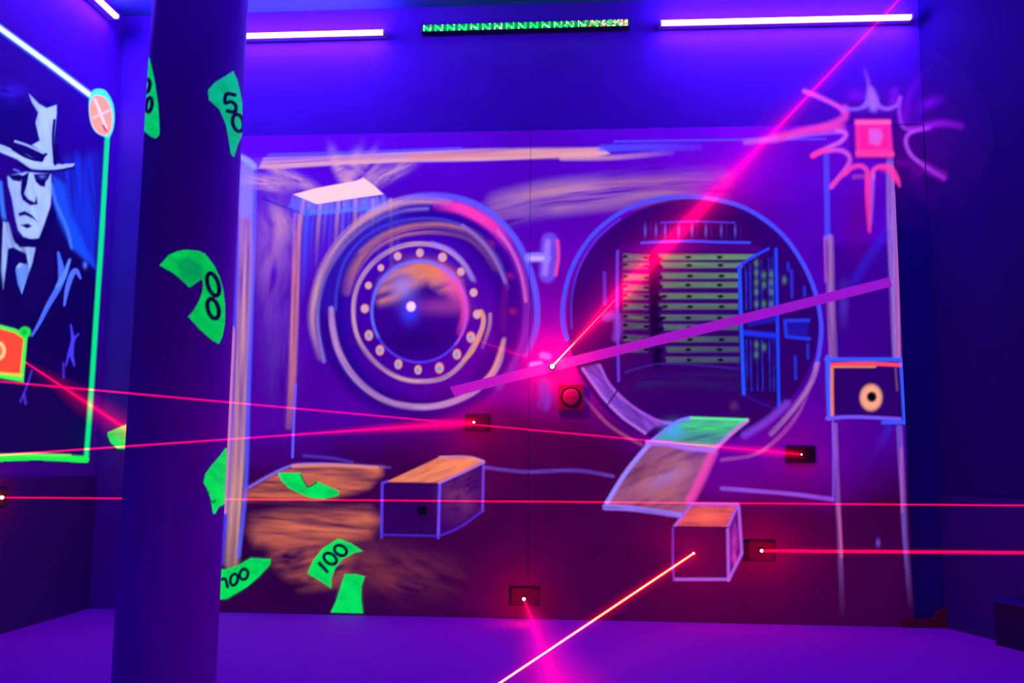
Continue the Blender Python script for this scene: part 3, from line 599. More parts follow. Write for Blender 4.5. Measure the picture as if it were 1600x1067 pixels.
    cv.stroke(PX([(1382, 365), (1360, 400), (1335, 440), (1322, 470)]), 15, (25, 40, 220), a=.55, soft=6, tex=(-50, 40, 5, .1, 103), fade=[1, .8, .8, .2]); cv.stroke(PX([(1318, 440), (1318, 520)]), 12, (90, 60, 190), a=.4, soft=6, fade=[.3, 1, 0])
    cv.stroke(PX([(1304, 664), (1308, 760), (1312, 850), (1316, 960)]), 7.5, (150, 100, 200), a=.85, soft=2.6, pid=k, tex=(88, 90, 4, .4, 104), fade=[1, .9, .5, .05]); cv.stroke(PX([(1311, 790), (1315, 870)]), 3.5, (220, 90, 120), a=.6, soft=2)
    cv.stroke(PX([(1405, 668), (1410, 760), (1415, 850), (1423, 945)]), 8, (130, 95, 210), a=.85, soft=2.6, pid=k, tex=(88, 90, 4, .4, 105), fade=[1, .9, .6, .05]); cv.stroke(PX([(1408, 700), (1410, 800)]), 3, (220, 90, 140), a=.5, soft=2)
    cv.stroke(PX([(1388, 670), (1375, 695), (1360, 715)]), 12, (35, 40, 210), a=.4, soft=6, fade=[1, .5, 0]); cv.blob(1372, 848, 3, 6, (120, 80, 220), a=.7)
    k = P('painted_lock_box', 0, 'painted blue square box with an orange keyhole ring on the pillar')
    cv.poly(B4([(170, 570), (530, 570), (545, 880), (175, 860)]), (110, 5, 170), a=.85, soft=1.5, fl=.06, pid=k, body=.5)
    cv.stroke(B4([(160, 570), (525, 570), (535, 700), (545, 878), (440, 878)]), 5.5, (45, 90, 255), soft=2, curve=False, pid=k); cv.stroke(B4([(170, 560), (172, 700), (178, 855)]), 8, (65, 90, 250), soft=2.5, pid=k); cv.stroke(B4([(165, 858), (300, 852), (520, 862)]), 5.5, (115, 80, 240), soft=2.2, pid=k)
    cv.stroke(B4([(190, 595), (350, 590), (520, 597)]), 6, (255, 70, 90), soft=1.8, pid=k); cv.stroke(B4([(200, 606), (400, 606)]), 3, (240, 150, 90), a=.8, soft=1.6); cv.stroke(B4([(188, 610), (188, 720), (190, 840)]), 5, (235, 130, 80), a=.9, soft=2, pid=k)
    cv.stroke(B4([(500, 615), (508, 720)]), 3, (140, 80, 120), a=.6, soft=2)
    cv.blob(1361, 621, 17.5, 21, (245, 165, 125), hard=5, pid=k); cv.blob(1362, 620, 8, 8.5, (18, 0, 40), hard=4, fl=.1)
    draw_star(cv)
    # ------------------------------------------------ banknotes
    k = note(cv, B1, [(220, 292), (325, 293), (338, 330), (358, 360), (405, 333), (440, 350), (505, 377), (498, 398), (432, 413), (370, 408), (330, 392), (270, 362), (235, 325)], 'green banknote curled into a U, lying on the orange ground', seed=5)
    cv.stroke(B1([(325, 300), (345, 340), (362, 358), (400, 336)]), 2, (10, 60, 60), soft=1, fl=.5)
    k = note(cv, B1, [(500, 597), (560, 620), (613, 655), (575, 662), (520, 692), (485, 735), (468, 780), (467, 826), (420, 795), (357, 758), (382, 700), (430, 640)], 'bent green banknote reading 100 on the orange ground', seed=6)
    digits(cv, B1, [('s', [(412, 712), (432, 732), (448, 750)]), ('s', [(412, 712), (422, 722)]), ('o', 462, 690, 22, 32, -55), ('o', 510, 652, 22, 30, -60)], 5, k)
    k = note(cv, B1, [(530, 762), (580, 762), (622, 772), (606, 820), (606, 880), (614, 942), (540, 940), (465, 938), (490, 885), (510, 820)], 'plain green banknote standing at the foot of the board', seed=7)
    k = note(cv, L3, [(890, 510), (940, 505), (990, 490), (1045, 458), (1128, 463), (1125, 485), (1080, 535), (1030, 578), (945, 628), (905, 630), (890, 600)], 'green banknote reading 100 beside the foot of the column', seed=8)
    digits(cv, L3, [('s', [(925, 548), (938, 545), (948, 578)]), ('o', 975, 548, 15, 24, 14), ('o', 1016, 526, 17, 22, 14)], 4.8, k)

def draw_star(cv):
    k = cv.part('painted_starburst', 0, 'pink painted starburst with a glowing square centre'); T = B3
    cv.blob(1365, 215, 95, 80, (150, 10, 150), a=.38, fl=.5)
    def S(p, w, c, a=1, so=3, fd=None): cv.stroke(T(p), w, c, a=a, soft=so * 1.35, pid=k, fade=fd)
    PK = (215, 75, 200); HOT = (255, 45, 145)
    S([(390, 208), (470, 240), (560, 285), (600, 320)], 6, PK, fd=[1, 1, 1]); S([(598, 300), (600, 340), (555, 372), (480, 400)], 11, (225, 60, 170), .85, 4)
    S([(600, 300), (670, 300), (715, 275)], 4, (150, 90, 235), .9); S([(700, 85), (720, 150), (733, 230)], 4, (160, 80, 235), .9, 3, [.15, .7, 1]); S([(735, 200, .6), (742, 250, 1.6), (750, 290, 1.2)], 10, (165, 110, 235), .85, 5)
    S([(700, 290), (725, 250), (735, 200)], 5, (150, 90, 240), .8); S([(740, 210), (775, 280), (820, 300), (870, 280), (890, 240)], 4.5, (170, 90, 235), .9, 3, [1, 1, 1, .6])
    S([(580, 395), (430, 408), (300, 440), (230, 455)], 11, (235, 60, 160), .95, 4.5, [.7, 1, 1, .9]); S([(240, 455), (160, 465), (85, 472)], 8, (165, 80, 220), .9, 3); S([(600, 420), (480, 430), (300, 450)], 4, (175, 90, 220), .7, 2.5)
    S([(560, 412), (605, 430), (580, 470), (520, 500), (440, 540)], 5.5, (215, 90, 205)); S([(432, 545), (470, 525), (520, 515)], 7, HOT, .9, 3); S([(520, 515), (590, 520), (628, 560), (600, 620), (530, 705)], 5.5, (215, 80, 190)); S([(600, 625), (560, 670), (530, 708)], 5, HOT, .6)
    S([(600, 640), (640, 605), (690, 600), (720, 640), (722, 760), (728, 930, .5)], 6, (245, 60, 150)); S([(718, 660), (722, 800), (730, 940, .4)], 7, HOT, .9); S([(745, 660), (750, 620), (790, 600), (840, 610), (870, 660), (885, 700, .4)], 6, (245, 60, 150)); S([(746, 640), (742, 760), (735, 900, .4)], 4.5, (190, 90, 220), .8)
    S([(800, 610), (840, 625), (865, 670)], 8, HOT, .7, 4)
    S([(885, 250), (885, 330), (905, 395), (950, 410)], 4.5, (165, 60, 210), .8); S([(945, 405), (1010, 395), (1100, 375), (1205, 390)], 8, (150, 20, 190), .85, 5, [1, 1, .8, .5]); S([(1040, 400), (950, 420), (918, 465), (945, 540), (1020, 600), (1115, 660)], 5, (185, 70, 220), .9, 3, [.4, 1, 1, 1, .8, .5]); S([(1010, 600), (1110, 650)], 12, (150, 20, 170), .5, 6)
    S([(910, 360), (930, 250), (960, 180), (1020, 100)], 9, (130, 10, 200), .6, 6, [1, .8, .5, .1]); S([(985, 300), (1040, 270), (1100, 250)], 12, (130, 10, 200), .6, 7, [.4, 1, .3]); S([(870, 580), (940, 590), (980, 640)], 8, (120, 10, 150), .5, 6); S([(860, 210), (850, 260)], 10, (150, 20, 210), .5, 6); S([(960, 640), (1010, 740), (1080, 830)], 14, (80, 0, 130), .4, 9, [1, .6, 0])
    cv.blob(1140 + 660 / 3.335, 80 + 230 / 3.335, 14, 9, (150, 20, 220), a=.35)
    cv.stroke(T([(650, 655), (700, 650)]), 5, (245, 90, 130), a=.35, soft=4)
    cv.blob(1340, 345, 22, 50, (140, 0, 110), a=.5, fl=.5)
    # glowing square
    ks = cv.part('painted_square', k, 'glowing pink square at the centre of the starburst')
    cv.poly(T([(630, 335), (865, 335), (870, 565), (640, 565)]), (60, 0, 150), a=.7, soft=7, fl=.3)
    cv.poly(T([(655, 358), (835, 358), (850, 548), (662, 550)]), HOT, soft=5.5, pid=ks, body=.8)
    cv.poly(T([(672, 385), (825, 385), (832, 510), (680, 515)]), (235, 25, 130), a=.8, soft=4); cv.stroke(T([(665, 372), (830, 370)]), 6, (255, 90, 160), soft=3); cv.stroke(T([(670, 530), (845, 535)]), 7, (255, 60, 140), soft=3.5)
    cv.poly(T([(728, 405), (785, 405), (800, 440), (780, 490), (728, 480)]), (215, 95, 200), a=.8, soft=4)

draw_board(cv)
cv.P[..., 1] -= D                                   # coordinates relative to the board's empty
boxes = [(a, b) for a, b in zip(bounds[:-1], bounds[1:])]
for i, (a, b) in enumerate(boxes):
    boxo('plywood_sheet', (a + (.0012 if i else 0), -.0128, .0), (b - (.0012 if i < len(boxes) - 1 else 0), -.0002, ZB), M_ply, board)
cv.build(board, M_paint, bglabel='purple painted ground of the vault mural')

# starburst where it runs over the board's edge on to the wall
def wall_canvas(x0, x1, z0, z1, step, off=.0008, base=WALL_BASE):
    a, b = np.meshgrid(np.arange(x0, x1, step), np.arange(z0, z1, step)); return Canvas(np.stack([a, np.full(a.shape, D - off), b], -1), base)
sb = thing('painted_starburst_edge', 'right and upper spikes of the pink starburst, painted on the bare wall past the board', 'mural', (0, D, 0))
for (x0, x1, z0, z1, of, ba) in ((.7, 1.772, ZB + .001, 3.02, .0008, WALL_BASE), (XB1 + .001, 1.772, 1.9, ZB + .001, .0028, (.035, .004, .22))):
    c2 = wall_canvas(x0, x1, z0, z1, .0052, of, ba); draw_star(c2)
    c2.id = np.where(c2.cov > .008, 1, 0); c2.parts = [None, ('painted_spikes', 0, None)]
    c2.P[..., 1] -= D; c2.build(sb, M_paint, keep_bg=False)

sv, zv = np.meshgrid(np.arange(.004, .75, .006), np.arange(1.6, 3.1, .006))
o_ = np.array(right_at(0, .001, 0)); c2 = Canvas(o_ + sv[..., None] * np.array(rd) + zv[..., None] * np.array((0, 0, 1.)), (.026, .003, .13)); draw_star(c2)
c2.id = np.where(c2.cov > .008, 1, 0); c2.parts = [None, ('painted_spikes', 0, None)]
c2.P -= np.array((0, D, 0)); c2.build(sb, M_paint, keep_bg=False)

# the note seen left of the column
c2 = wall_canvas(-2.60, -2.38, .80, 1.10, .005)
k = note(c2, L2, [(445, 790), (518, 758), (560, 745), (570, 850), (515, 857), (490, 857), (460, 830)], None, seed=3)
c2.P[..., 1] -= D
th = thing('painted_banknote', 'green banknote painted on the back wall just left of the column', 'banknote', (0, D, 0)); c2.parts[k] = ('painted_note', 0, None); c2.build(th, M_paint, keep_bg=False)

# ------------------------------------------------------------------ PORTRAIT MURAL on the left wall
yy, zz = np.meshgrid(np.linspace(3.45, D - .02, 300), np.arange(.70, 2.95, .006))
lw = Canvas(np.stack([np.full(yy.shape, XL + .0015), yy, zz], -1), (.17, .02, .40))
por = thing('portrait_mural', 'left wall mural of a scowling man in a hat inside a green glowing frame', 'mural', (XL, 0, 0))
def draw_portrait(cv):
    P = cv.part
    WH = (170, 205, 255); DK = (12, 0, 105)
    kb = P('painted_backdrop', 0, 'deep blue backdrop of the portrait')
    cv.poly(PX([(-60, 0), (0, 45), (150, 155), (168, 205), (150, 450), (135, 718), (-60, 718)]), (28, 0, 150), a=.55, soft=2, fl=.10, pid=kb)
    cv.id[(cv.X < 165) & (cv.Y > 60) & (cv.Y < 716) & (cv.Y > 45 + .735 * cv.X)] = kb
    cv.poly(L8([(250, 480), (330, 430), (440, 420), (470, 700), (455, 960), (380, 900), (310, 820), (250, 660)]), (15, 70, 240), a=.6, soft=16, tex=(85, 120, 9, .1, 3), fl=.7)
    cv.poly(L8([(245, 520), (300, 560), (330, 700), (440, 940), (330, 850), (262, 700)]), (20, 100, 255), a=.65, soft=6, fl=.8); cv.stroke(L8([(240, 560), (262, 650), (310, 760), (330, 850)]), 4, (70, 130, 255), a=.8, soft=3)
    cv.stroke(L8([(0, 550), (10, 650), (20, 720)]), 6, (60, 130, 255), a=.8, soft=3)
    # coat
    kc = P('painted_coat', 0, 'dark painted coat with pale blue folds, collar and tie')
    cv.poly(L8([(-30, 700), (30, 720), (70, 830), (160, 850), (240, 650), (262, 700), (330, 860), (440, 950), (440, 1400), (420, 1800), (-30, 1800)]), (12, 0, 95), a=.75, soft=3, fl=.15, pid=kc)
    for p in ([(15, 730), (40, 735), (60, 810), (90, 850), (165, 845), (150, 920), (100, 1060), (75, 940), (90, 920), (128, 930), (120, 880), (60, 850), (38, 860), (15, 1040), (5, 960)],
              ): cv.poly(L8(p), WH, a=.8, soft=2, pid=kc, tex=(80, 50, 8, .5, 4))
    cv.poly(L8([(38, 855), (60, 850), (120, 880), (130, 930), (92, 918), (70, 935), (60, 1000), (30, 1010)]), DK, a=.95, soft=2, fl=.5)
    cv.poly(L2([(65, 110), (110, 85), (118, 110), (92, 210), (75, 170)]), (90, 140, 255), a=.9, soft=2, pid=kc)
    cv.stroke(L2([(243, 40, .5), (255, 110, 1.3), (250, 170, 1.3), (200, 260, 1), (165, 330, .7), (133, 385, .4)]), 7, (75, 110, 255), soft=2, pid=kc); cv.stroke(L2([(290, 70, .6), (265, 140, 1.2), (240, 180, 1)]), 6, (90, 140, 255), soft=2, pid=kc)
    cv.stroke(L2([(268, 258, .4), (280, 190, 1), (300, 130, 1.2), (318, 115, 1), (335, 145, .4)]), 6.5, (80, 115, 255), soft=2, pid=kc); cv.blob(133, 414, 3, 5, (80, 130, 255), a=.8)
    cv.stroke(L2([(295, 340, .4), (303, 400, 1), (298, 460, 1.2), (310, 510, .4)]), 5, (70, 60, 230), soft=2, pid=kc); cv.stroke(L2([(328, 378, .4), (308, 400), (290, 450), (275, 510, .4)]), 4, (70, 60, 230), soft=2, pid=kc); cv.stroke(L2([(265, 500), (265, 560)]), 3.5, (80, 40, 200), soft=2, a=.8)
    cv.stroke(L2([(133, 530), (110, 600), (85, 660)]), 3, (80, 50, 210), soft=2, a=.7); cv.stroke(L2([(100, 630), (107, 668)]), 4, (80, 50, 210), soft=2, a=.7)
    # face
    kf = P('painted_face', 0, 'pale blue stencilled face with downturned mouth')
    cv.poly(L8([(35, 520), (120, 500), (235, 510), (238, 600), (232, 660), (205, 740), (175, 818), (110, 800), (85, 770), (72, 720), (55, 620), (38, 560)]), WH, a=.95, soft=2, pid=kf, tex=(80, 60, 14, .65, 5), body=.8)
    for p in ([(35, 515), (90, 510), (112, 520), (95, 545), (60, 540)], [(100, 520), (135, 500), (125, 560), (112, 600), (130, 625), (160, 640), (168, 612), (175, 650), (140, 655), (105, 630), (95, 600)], [(155, 510), (235, 505), (225, 530), (212, 545), (208, 570), (185, 565), (165, 545)], [(85, 690), (115, 680), (150, 700), (177, 735), (150, 715), (115, 700), (88, 705)], [(95, 745), (130, 738), (150, 752), (125, 762)], [(70, 830), (60, 780), (85, 800), (130, 812), (190, 805), (240, 650), (262, 700), (200, 850), (150, 850)]):
        cv.poly(L8(p), DK, soft=1.8, fl=.5, pid=kf, body=.3, curve=False)
    cv.blob(66, 276, 5, 3, (90, 110, 230), a=.7); cv.stroke(L8([(65, 488), (90, 498)]), 2.5, (90, 120, 240), soft=1.5, a=.8)
    # hat
    kh = P('painted_hat', 0, 'painted tall brimmed hat, half pale and half dark')
    cv.poly(L8([(-30, 130), (40, 120), (120, 180), (170, 165), (220, 170), (262, 190), (255, 350), (265, 470), (150, 490), (60, 420), (-30, 370)]), (30, 0, 150), a=.8, soft=3, fl=.1, pid=kh); cv.blob(15, 145, 30, 16, (60, 30, 220), a=.5, tex=(10, 15, 6, 0, 8))
    cv.poly(L8([(-30, 365), (40, 385), (120, 420), (190, 452), (265, 465), (345, 462), (335, 478), (255, 492), (150, 490), (80, 440), (-30, 395)]), WH, soft=1.8, pid=kh, tex=(20, 40, 7, .7, 9), body=.8)
    cv.poly(L8([(135, 140), (180, 185), (215, 205), (262, 190), (262, 230), (250, 340), (245, 470), (190, 470), (215, 420), (150, 375), (185, 355), (165, 270), (178, 225), (150, 180)]), WH, soft=1.8, pid=kh, tex=(85, 60, 10, .7, 10), body=.8)
    for p in ([(55, 355), (110, 380), (190, 420), (213, 418)], [(30, 375), (90, 405), (150, 440), (195, 442)], [(252, 260), (246, 330), (248, 400), (256, 465)], [(60, 395), (120, 430), (190, 448)]): cv.stroke(L8(p), 4.5, DK, soft=1.5, fl=.5, body=.3)
    cv.stroke(L8([(264, 375), (268, 430), (290, 460)]), 3.5, DK, soft=1.5, fl=.4); cv.stroke(L8([(70, 358), (130, 378), (200, 412)]), 3, WH, a=.8, soft=1.5)
    cv.stroke(L8([(85, 465), (150, 492), (255, 495), (340, 480)]), 4, DK, soft=1.8, fl=.4)
    # frame
    k = P('painted_frame', 0, 'white and green glowing painted frame line')
    cv.stroke(PX([(-60, 2), (0, 44), (70, 95), (143, 150)]), 10, (60, 130, 255), soft=4, pid=k, curve=False); cv.stroke(PX([(-60, 2), (0, 44), (70, 95), (143, 150)]), 6.5, (215, 255, 245), soft=2.2, pid=k, curve=False, fl=1.4)
    k = P('painted_frame', 0, 'green glowing painted frame line at the right and bottom')
    cv.stroke(PX([(168, 212), (160, 350), (150, 500), (142, 620), (135, 712)]), 7, (0, 225, 120), soft=2.6, pid=k, fl=1.1)
    cv.stroke(PX([(-60, 718), (0, 716), (60, 714), (134, 718)]), 10, (20, 235, 60), soft=2.6, pid=k, fl=1.1); cv.stroke(PX([(-60, 713), (30, 710), (110, 711)]), 3, (150, 250, 110), a=.6, soft=2)
    # round clock on the frame corner
    k = P('painted_clock', 0, 'round orange painted clock with a cyan rim at the frame corner')
    cv.poly(L8([(412, 180), (425, 130), (450, 115), (490, 125), (522, 180), (531, 240), (525, 300), (505, 340), (480, 335), (440, 310), (418, 260)]), (70, 235, 205), soft=2, pid=k, curve=True, fl=1.1)
    cv.poly(L8([(415, 200), (430, 155), (455, 145), (490, 160), (515, 210), (520, 270), (510, 315), (488, 330), (450, 315), (422, 265)]), (255, 150, 105), soft=1.8, pid=k, curve=True, fl=1.2, body=.8)
    cv.stroke(L8([(440, 165), (465, 225), (492, 300)]), 4, (255, 225, 215), soft=1.4); cv.stroke(L8([(432, 250), (505, 215)]), 3.4, (240, 215, 200), soft=1.4, a=.8); cv.stroke(L8([(478, 285), (492, 310)]), 3, (190, 20, 90), soft=1.2)
    # orange lock box at the left edge
    k = P('painted_target_box', 0, 'orange painted box with green outline and a ringed centre')
    cv.poly(L2([(-150, 290), (-20, 335), (0, 340), (60, 355), (115, 380), (98, 578), (0, 562), (-150, 540)]), (70, 235, 70), soft=1.8, pid=k, fl=1.1)
    cv.poly(L2([(-140, 310), (-20, 352), (0, 356), (60, 372), (98, 398), (84, 545), (0, 538), (-150, 515)]), (255, 70, 40), soft=1.8, pid=k, fl=1.1, body=.8); cv.stroke(L2([(-20, 540), (40, 545), (88, 550)]), 4, (255, 190, 60), a=.8, soft=2)
    cv.blob(-3, 548, 12, 15, (210, 225, 140), hard=5, pid=k); cv.blob(-3, 548, 8, 10, (255, 120, 60), hard=4); cv.blob(39, 519, 9.5, 9, (30, 230, 60), hard=5, pid=k); cv.blob(38, 519, 5, 5, (10, 170, 60), a=.8, hard=2)
draw_portrait(lw)
lw.P[..., 0] -= XL
lw.build(por, M_paint, keep_bg=False)

# ------------------------------------------------------------------ COLUMN
CD = 2.62
pc = on_depth(284, 560, CD); CX, CY, CR = pc.x, pc.y + .0, .1365
colm = thing('column', 'thick round dark column in front of the vault mural, painted with green banknotes', 'column', (CX, CY, 0))
bm = B(); lathe(bm, [(0, CR), (ZC, CR)], (0, 0, 0), (0, 0, 1), 96)
M_col = plain('column_paint', (.36, .008, .85), .55, spec=.35, var=.12, scale=8)
shaft = obj('shaft', bm, M_col, colm, smooth=True)
bm = B(); lathe(bm, [(ZC - .02, CR + .03), (ZC, CR + .03)], (0, 0, 0), (0, 0, 1), 64); obj('top_collar', bm, M_col, colm)
toc = math.atan2(-CY, -CX)                                  # direction to the viewer
th_, zz = np.meshgrid(np.linspace(toc - 1.75, toc + 1.75, 150), np.arange(.4, 2.4, .004))
cc_ = Canvas(np.stack([CX + (CR + .0006) * np.cos(th_), CY + (CR + .0006) * np.sin(th_), zz], -1), (.36, .008, .85))
# facing points only
k = note(cc_, L1, [(622, 240), (632, 280), (645, 340), (658, 430), (664, 520), (664, 560), (650, 577), (632, 570), (600, 545), (560, 540), (560, 300), (600, 280)], 'green banknote wrapping round the left side of the column near the top', seed=11, col=(0, 205, 115))
digits(cc_, L1, [('o', 621, 437, 12, 30, 8), ('o', 612, 358, 12, 28, 8)], 6, k)
k = note(cc_, L1, [(868, 375), (895, 345), (935, 320), (972, 296), (990, 335), (1000, 380), (1010, 430), (1010, 560), (992, 600), (975, 655), (962, 640), (955, 590), (942, 520), (915, 455), (870, 415)], 'green banknote reading 50 on the right side of the column near the top', seed=12, col=(5, 178, 140))
digits(cc_, L1, [('s', [(978, 396), (944, 392), (938, 428), (962, 424), (982, 440), (978, 466), (948, 462)]), ('o', 992, 512, 22, 36, -14)], 6, k)
k = note(cc_, L2, [(665, 92), (705, 48), (745, 32), (785, 27), (825, 31), (855, 45), (890, 90), (915, 140), (930, 195), (938, 260), (937, 330), (928, 385), (912, 420), (880, 400), (835, 360), (785, 305), (805, 285), (830, 240), (845, 200), (848, 165), (840, 148), (790, 183), (755, 150), (720, 122)], 'large curved green banknote with two zeros at the middle of the column', seed=13, col=(0, 200, 80))
cc_.poly(L2([(738, 75), (790, 55), (840, 90), (845, 145), (800, 175), (750, 140)]), (0, 120, 80), a=.6, soft=6)
digits(cc_, L2, [('o', 888, 172, 22, 48, -18), ('o', 888, 273, 22, 42, -16)], 7, k)
k = note(cc_, L3, [(940, 0), (915, 35), (880, 75), (855, 110), (849, 145), (862, 165), (878, 210), (888, 270), (896, 275), (912, 245), (960, 220), (960, 0)], 'green banknote on the lower right side of the column', seed=14)
for (a, b) in ((868, 185), (880, 222), (888, 226), (896, 220)): cc_.blob(a / 2.667, 700 + b / 2.667, 1.8, 1.8, (5, 40, 60), hard=2)
# keep only the side that faces the viewer's half
d = cc_.P - np.array(CAM); nx = np.cos(th_); ny = np.sin(th_); back = (d[..., 0] * nx + d[..., 1] * ny) > .02
cc_.id[back] = 0
cc_.P -= np.array((CX, CY, 0)); cc_.build(colm, M_paint, keep_bg=False)

# ------------------------------------------------------------------ LAMPS
def uv_tube(p0, p1, nrm, label, lit=None):
    """black-light batten from p0 to p1, standing off the wall along nrm"""
    p0, p1, nrm = Vector(p0), Vector(p1), Vector(nrm); mid = (p0 + p1) / 2; d = (p1 - p0); L = d.length; d.normalize(); up = d.cross(nrm).normalized()
    t = thing('uv_tube_light', label, 'lamp', mid, group='black-light tubes')
    def bx(name, s0, s1, u0_, u1, n0, n1, mat):
        bm = B(); v = [bm.verts.new(d * s + up * u + nrm * q) for q in (n0, n1) for s, u in ((s0, u0_), (s1, u0_), (s1, u1), (s0, u1))]
        for f in ((0, 1, 2, 3), (4, 5, 6, 7), (0, 1, 5, 4), (1, 2, 6, 5), (2, 3, 7, 6), (3, 0, 4, 7)): bm.faces.new([v[i] for i in f])
        bmesh.ops.bevel(bm, geom=bm.edges[:], offset=.0015, segments=1, affect='EDGES'); return obj(name, bm, mat, t)
    h = L / 2
    bx('housing', -h, h, -.014, .014, .0, .044, M_white)
    bx('end_cap', -h - .006, -h + .008, -.015, .015, .0, .068, M_white); bx('end_cap', h - .008, h + .006, -.015, .015, .0, .068, M_white)
    bm = B(); lathe(bm, [(-h + .008, .0125), (h - .008, .0125)], nrm * .057, d, 14); obj('tube', bm, lit or M_tube, t, smooth=True)
    return t
a = on(385, 60, 1, D); b = on(604, 57, 1, D)
uv_tube((b.x - 1.20, D, b.z + .002), (b.x, D, b.z), (0, -1, 0), 'glowing violet tube light on the wall right of the column top')
a = on(1030, 43, 1, D); b = on(1420, 34, 1, D)
uv_tube((a.x, D, a.z), (b.x, D, b.z), (0, -1, 0), 'glowing violet tube light on the wall above the starburst')
b = on(168, 27, 0, XL); uv_tube((XL, b.y - 1.22, b.z), (XL, b.y, b.z), (1, 0, 0), 'glowing violet tube light on the left wall above the portrait')
M_fill_mid = emis('uv_fill_middle', UV_COLOR, UV_FILL * 2.4)
uv_tube((CX - .61, 2.18, ZC), (CX + .61, 2.18, ZC), (0, 0, -1), 'added violet fill tube on the ceiling just before the column, outside the view', emis('uv_fill_weak', UV_COLOR, UV_FILL * 1.5))  # added unseen tube that lights the column from above
uv_tube((.95, 3.0, ZC), (2.17, 3.0, ZC), (0, 0, -1), 'added violet fill tube on the ceiling at the right, outside the view', M_tube)  # added out of view to brighten the floor at the right
uv_tube((-1.85, 4.25, ZC), (-.63, 4.25, ZC), (0, 0, -1), 'added violet fill tube on the ceiling close before the vault door, outside the view', M_fill_mid)  # unseen fill tube, added to brighten the upper board
uv_tube((.40, 4.25, ZC), (1.62, 4.25, ZC), (0, 0, -1), 'added violet fill tube on the ceiling close before the vault opening, outside the view', M_fill_mid)  # second added fill for the upper board, also unseen
p = right_at(2.2, .0, 3.15); q = right_at(3.42, .0, 3.15); uv_tube(p, q, rn, 'added violet fill tube on the right wall, outside the view', M_fill_dim)  # unseen tube added for ambient light

# LED bar
a = on(662, 50, 1, D); b = on(982, 42, 1, D)
led = thing('led_bar', 'slim light bar with rows of green dots turning red at its right end', 'lamp', ((a.x + b.x) / 2, D, (a.z + b.z) / 2))
hl = (b.x - a.x) / 2
tilt = (b.z - a.z) / (b.x - a.x)
boxo('housing', (-hl - .006, -.05, -.022), (hl + .006, -.0, .022), M_black, led, .003)
M_g = emis('green_led', (.0, 1.0, .03), 14); M_gd = emis('dim_green_led', (.0, 1.0, .06), .30); M_r = emis('red_led', (1.0, .06, .03), 6); M_w = emis('pale_led', (.55, 1.0, .55), 6)
mats = {'green_leds': (M_g, B()), 'dim_green_leds': (M_gd, B()), 'red_leds': (M_r, B()), 'pale_leds': (M_w, B())}
random.seed(4)
ncol, nrow = 120, 5
for c in range(ncol):
    for r in range(nrow):
        t = c / (ncol - 1); ph = c % 7
        onn = ph in (0, 4) or (ph in (1, 2, 3) and abs(r - (3.6 - ph)) < .9)
        key = 'green_leds' if onn else 'dim_green_leds'
        if onn and random.random() < .18: key = 'pale_leds'
        if t > .68 and random.random() < (t - .66) * 2.2: key = 'red_leds' if random.random() < .75 else 'pale_leds'
        x = -hl + .01 + t * (2 * hl - .02); z = -.015 + r * .0075
        lathe(mats[key][1], [(0, .0031), (.003, .0022)], (x, -.05, z), (0, -1, 0), 6)
ld = bpy.data.lights.new('led_glow', 'AREA'); ld.shape = 'RECTANGLE'; ld.size = 2 * hl; ld.size_y = .03; ld.color = (.02, 1, .25); ld.energy = .45
lo = bpy.data.objects.new('led_glow', ld); COL.objects.link(lo); lo.parent = led; lo.location = (0, -.058, 0); lo.rotation_euler = (radians(90) , 0, 0)
for nme, (m, bm) in mats.items(): o = obj(nme, bm, m, led); o['kind'] = 'stuff'

# ------------------------------------------------------------------ LASER EMITTERS AND BEAMS
M_lens = emis('laser_lens', (1.0, .25, .12), 25)
M_lens_hot = emis('laser_lens_hot', (1.0, .55, .25), 60)
def emitter(px, py, w_, h_, dx, dy, label, style='frame', lens=M_lens, lr=.007, glow=0.3, wall_y=YB, thick=''):
    """flat laser housing on the board; px,py lens position on the sketch sheet; dx,dy = housing centre offset (m)"""
    p = on(px, py, 1, wall_y); t = thing('laser_emitter', label, 'laser', (p.x, wall_y, p.z))
    x0, x1, z0, z1 = dx - w_ / 2, dx + w_ / 2, dy - h_ / 2, dy + h_ / 2
    if style == 'frame':
        boxo('back_plate', (x0 + .004, -.004, z0 + .004), (x1 - .004, -.0008, z1 - .004), plate_mat, t)
        tw = {k: (.009 if k in thick.lower() else .003) for k in 'tblr'}
        if 'L' in thick: tw['l'] = .024
        for k, (a, b) in zip('tblr', (((x0, z1 - tw['t']), (x1, z1)), ((x0, z0), (x1, z0 + tw['b'])), ((x0, z0), (x0 + tw['l'], z1)), ((x1 - tw['r'], z0), (x1, z1)))):
            boxo('frame_rail', (a[0], -.016 if tw[k] > .004 else -.007, a[1]), (b[0], -.0008, b[1]), M_black, t, .0005)
    elif style == 'box':
        boxo('housing', (x0, -.022, z0), (x1, -.0008, z1), M_black, t, .003)
    bm = B(); lathe(bm, [(0, lr * 1.7), (.016, lr * 1.7), (.018, lr * 1.1)], (0, -.0008, 0), (0, -1, 0), 20); obj('barrel', bm, M_black, t)
    if lens:
        bm = B(); bmesh.ops.create_uvsphere(bm, u_segments=16, v_segments=10, radius=lr); bmesh.ops.translate(bm, verts=bm.verts[:], vec=(0, -.019, 0)); obj('lens', bm, lens, t, smooth=True)
    if glow:
        ld = bpy.data.lights.new('laser_glow', 'POINT'); ld.color = LASER_RED; ld.energy = glow; ld.shadow_soft_size = .02
        lo = bpy.data.objects.new('laser_glow', ld); COL.objects.link(lo); lo.parent = t; lo.location = (0, -.16, 0)
    return t, Vector((p.x, wall_y - .02, p.z))
plate_mat = plain('plate_paint', (.15, .008, .07), .6)
M_plate_dark = plate_mat
